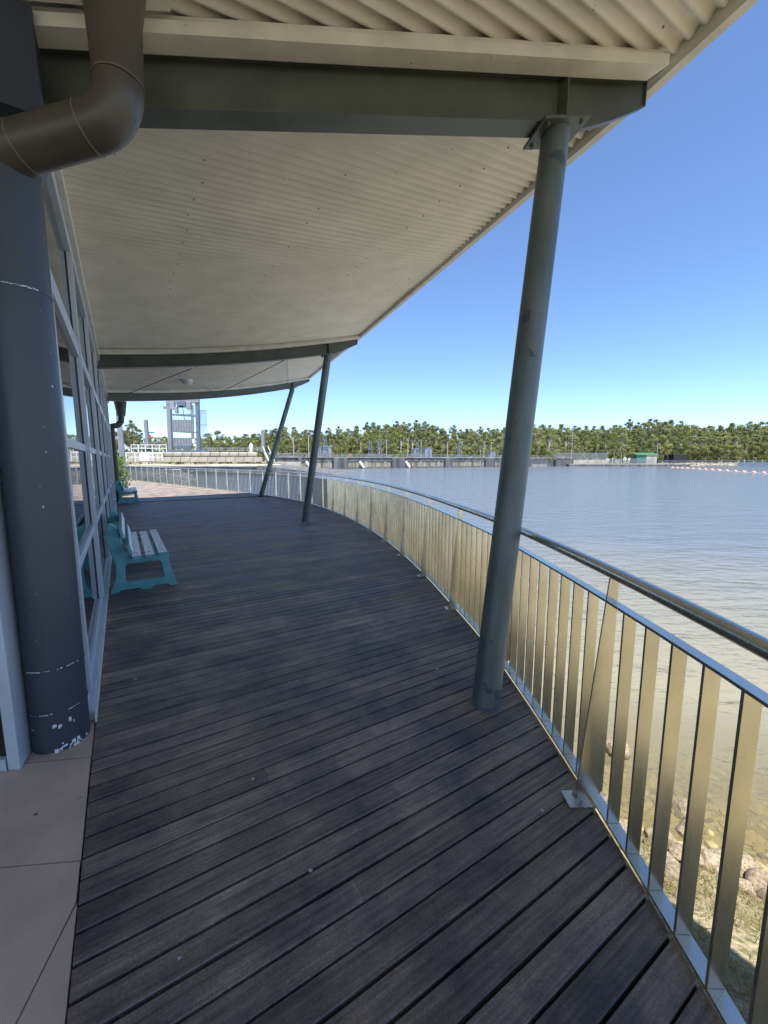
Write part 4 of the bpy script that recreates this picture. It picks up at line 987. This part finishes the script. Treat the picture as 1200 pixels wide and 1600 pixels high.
# two courses of big blocks
bmesh_blk = {}
def blocks(u0, u1, v0, v1, Y, n_, rounded, label):
    o = thing('block_wall', (px((u0+u1)/2,Y), Y, pz(v1,Y)), label, 'wall')
    w_ = (px(u1,Y)-px(u0,Y))/n_; h = pz(v0,Y)-pz(v1,Y)
    mb = MB(); mb.box((0,0,0), (w_-.06, 1.2, h-.03)); me = mb.mesh('block', M['block'])
    for i in range(n_):
        b_ = bpy.data.objects.new('block', me); C.objects.link(b_); b_.parent = o; b_.location = (px(u0,Y)+w_*(i+.5)-o.location.x, random.uniform(-.05,.05), h/2+pz(v1,Y)-o.location.z); b_.rotation_euler = (0,0,random.uniform(-.02,.02))
        bv = b_.modifiers.new('bevel', 'BEVEL'); bv.width = rounded; bv.segments = 3
blocks(255, 410, 714.3, 722, 100, 11, .08, 'lower course of square concrete blocks on the lock platform')
blocks(257, 402, 706.5, 714, 102, 10, .3, 'upper course of rounded concrete blocks under the lock gantry')
blocks(196, 254, 706.5, 714, 101, 5, .1, 'short upper course of blocks left of the gantry')
blocks(196, 254, 714.3, 722, 99.5, 4, .1, 'short lower course of blocks behind the white handrails at left')
# gantry
YG = 108
def gx(u, v=668): return px(u, YG, v)
def gz(v): return pz(v, YG)
ga = thing('lock_gantry', (gx(290), YG, gz(706)), 'tall grey steel gantry with hanging gate panels over the lock', 'gantry')
def gbar(u0, v0, u1, v1, w_, nm, m_='panel', dy=0., base=0):
    mb = MB(); mb.bar((gx(u0,v0), YG+dy, gz(v0)), (gx(u1,v1), YG+dy, gz(v1)), w_, w_, Vector((0,1,0))); mb.build(nm, M[m_], ga)
gbar(267,704,263.5,627,.95,'leg','panel'); gbar(311,704,308,620,.85,'leg','galv_dark'); gbar(250,700,247,633,.7,'leg','galv',6); gbar(284.5,684,283,628,.6,'leg','galv',6)
gbar(246,634.5,262,634.5,.7,'beam','galv',3); gbar(266,648,308,649.5,.45,'cross_beam','galv'); gbar(270,674.3,307,676,.4,'cross_beam','galv',-.2)
gbar(262,628,311,626,1.1,'top_beam','panel'); gbar(278,649.3,306,651,.35,'cross_beam','galv_dark',-.8)
def gpanel(u0, v0, u1, v1, nm, m_, n_):
    mb = MB(); mb.box(((gx(u0)+gx(u1))/2, YG-.6, (gz(v0)+gz(v1))/2), (gx(u1)-gx(u0), .5, gz(v0)-gz(v1))); p_ = mb.build(nm, M[m_], ga)
    mb = MB()
    for i in range(n_):
        x = gx(u0)+(gx(u1)-gx(u0))*(i+.5)/n_; mb.box((x, YG-.91, (gz(v0)+gz(v1))/2), (.12,.1,(gz(v0)-gz(v1))*.94))
    mb.build('rib', M['galv_dark'], p_)
gpanel(272,656,304,675,'gate_panel','panel',8); gpanel(272,684,300,697,'gate_panel','panel',6); gpanel(276,697,299,702,'lower_panel','galv_dark',4)
mb = MB(); mb.box(((gx(262)+gx(320))/2, YG+1, gz(705)), (gx(322)-gx(258), 5, .55)); mb.build('base_slab', M['galv_dark'], ga)
for (u0, v0, u1, v1, m_) in ((270,640,277,626,'galv'),(281,637,294,627,'galv_dark'),(295,640,302,628,'red' if False else 'panel'),(284,634,292,637,'galv_dark'),(277,636,281,646,'galv')):
    mb = MB(); mb.box(((gx(u0)+gx(u1))/2, YG-.4, (gz(v0)+gz(v1))/2), (abs(gx(u1)-gx(u0)), 1, abs(gz(v0)-gz(v1)))); mb.build('winch', M[m_], ga, bevel=.1)
mb = MB(); mb.tube([(gx(289),YG-.5,gz(638)),(gx(289.5),YG-.5,gz(648)),(gx(290.8),YG-.5,gz(657))], .09, 6); mb.build('cable', M['reveal'], ga)
gbar(301,652,301.5,638,.12,'rail_post','galv'); gbar(293,642,305,642,.12,'guard_rail','galv'); gbar(293,647,305,647,.1,'guard_rail','galv')
# caged ladder at the gantry's right side
o = thing('caged_ladder', (gx(319), YG, gz(683)), 'see through steel ladder cage hanging at the right of the gantry', 'ladder')
for i in range(6):
    u = 314.5+i*1.75; mb = MB(); mb.box((gx(u), YG, (gz(641)+gz(682))/2), (.09,.09,gz(641)-gz(682))); mb.build('upright', M['galv_dark'], o)
for v in (641.5,664,682):
    mb = MB(); mb.box(((gx(313)+gx(324))/2, YG+.12, gz(v)), (gx(324)-gx(313), .09, .12)); mb.build('hoop', M['galv_dark'], o)
# slender signal mast with the red light, left of the gantry
def gmast(u, vt, vb, Y, w_, name, label, m_='galv'):
    mb = MB(); mb.box((px(u,Y,(vt+vb)/2), Y, (pz(vt,Y)+pz(vb,Y))/2), (w_,w_,pz(vt,Y)-pz(vb,Y))); return mb
o = thing('signal_mast', (px(230,104),104,pz(704,104)), 'grey square mast carrying a red signal left of the gantry', 'mast')
gmast(229.5,656,705,104,.75,'','').build('mast', M['panel'], o)
mb = MB(); mb.box((px(237,104),104,pz(676,104)), (1.9,.3,.4)); mb.build('arm', M['galv_dark'], o)
mb = MB(); mb.box((px(237,104),103.8,pz(683,104)), (.55,.3,.8)); mb.build('signal', M['red'], o, bevel=.1)
mb = MB(); mb.box((px(230,104),104,pz(703,104)), (1.4,1.2,.6)); mb.build('foot', M['reveal'], o)
o = gmast(411,672,706,150,1.1,'',''); tag(o.build('mast', M['panel']), 'grey square mast behind the stairs left of the leaning column', 'mast')
mb = MB(); mb.tube([(px(393,110),110,pz(710,110)),(px(393,110),110,pz(695,110)),(px(393,110),110,pz(692,110))], [.45,.45,.1], 12); tag(mb.build('white_tank', M['white'], smooth=True), 'small white upright tank on the lock beside the stairs', 'tank')
# handrails on the lock
def handrail(u0, u1, vb, vt, Y, n_, label, m_='white'):
    o = thing('handrail', (px((u0+u1)/2,Y), Y, pz(vb,Y)), label, 'handrail')
    for i in range(n_+1):
        x = px(u0+(u1-u0)*i/n_,Y); mb = MB(); mb.box((x,Y,(pz(vb,Y)+pz(vt,Y))/2), (.13,.13,pz(vt,Y)-pz(vb,Y))); mb.build('post', M[m_], o)
    for f in (0,.5):
        z = pz(vt,Y)-(pz(vt,Y)-pz(vb,Y))*f; mb = MB(); mb.box(((px(u0,Y)+px(u1,Y))/2,Y+.1,z), (px(u1,Y)-px(u0,Y),.12,.14)); mb.build('rail', M[m_], o)
handrail(206,261,706,695,97,5,'white handrail in front of the square mast on the lock')
handrail(197,253,721,707,93,4,'white handrail along the left edge of the lock platform')
handrail(318,410,707,700,104,12,'grey handrail on top of the block wall right of the gantry','galv')
handrail(232,254,720,708,96,3,'short handrail beside the white service box on the lock')
mb = MB(); mb.box((px(229,97),97,pz(714,97)), (2.6,1.5,pz(708,97)-pz(720,97))); tag(mb.build('service_box', M['white'], bevel=.05), 'white service box behind the handrails left of the gantry', 'box')
o = thing('stairs', (px(420,98),98,pz(722,98)), 'steep steel stairs with pale slanted handrails down to the lock platform', 'stairs')
for (u0, v0, u1, v1) in ((411,697,421,722),(419,697,429,720),(413,707,420,722),(421,707,428,720)):
    mb = MB(); mb.bar((px(u0,98),98,pz(v0,98)), (px(u1,98),98,pz(v1,98)), .16, .16, Vector((0,1,0))); mb.build('handrail', M['white'], o)
for i in range(7):
    f = i/6; mb = MB(); mb.box((px(416.5+8*f,98),98.3,pz(708+13*f,98)), (1.1,.5,.08)); mb.build('step', M['galv'], o)
mb = MB(); mb.prism([(px(428,130),130),(px(470,135),135),(px(470,150),150),(px(428,150),150)], -2.2, pz(722,130)); tag(mb.build('abutment_wall', M['concrete_pale']), 'pale concrete abutment where the weir meets the lock at left', 'wall')

o = thing('ramp_handrail', (px(270,60),60,pz(745,60)), 'pale sloping double handrail of a ramp seen through the far railing', 'handrail')
for (u0, v0, u1, v1, Y) in ((243,738,292,747,56),(243,744,292,753,56),(262,748,300,736,60),(262,753,300,741,60)):
    mb = MB(); mb.bar((px(u0,Y),Y,pz(v0,Y)), (px(u1,Y),Y,pz(v1,Y)), .12, .12, Vector((0,1,0))); mb.build('rail', M['white'], o)
for u, v0, v1 in ((243,738,752),(255,740,754),(268,742,756),(281,745,757),(292,747,759)):
    mb = MB(); mb.box((px(u,56),56.1,(pz(v0,56)+pz(v1,56))/2), (.12,.12,pz(v0,56)-pz(v1,56))); mb.build('post', M['white'], o)
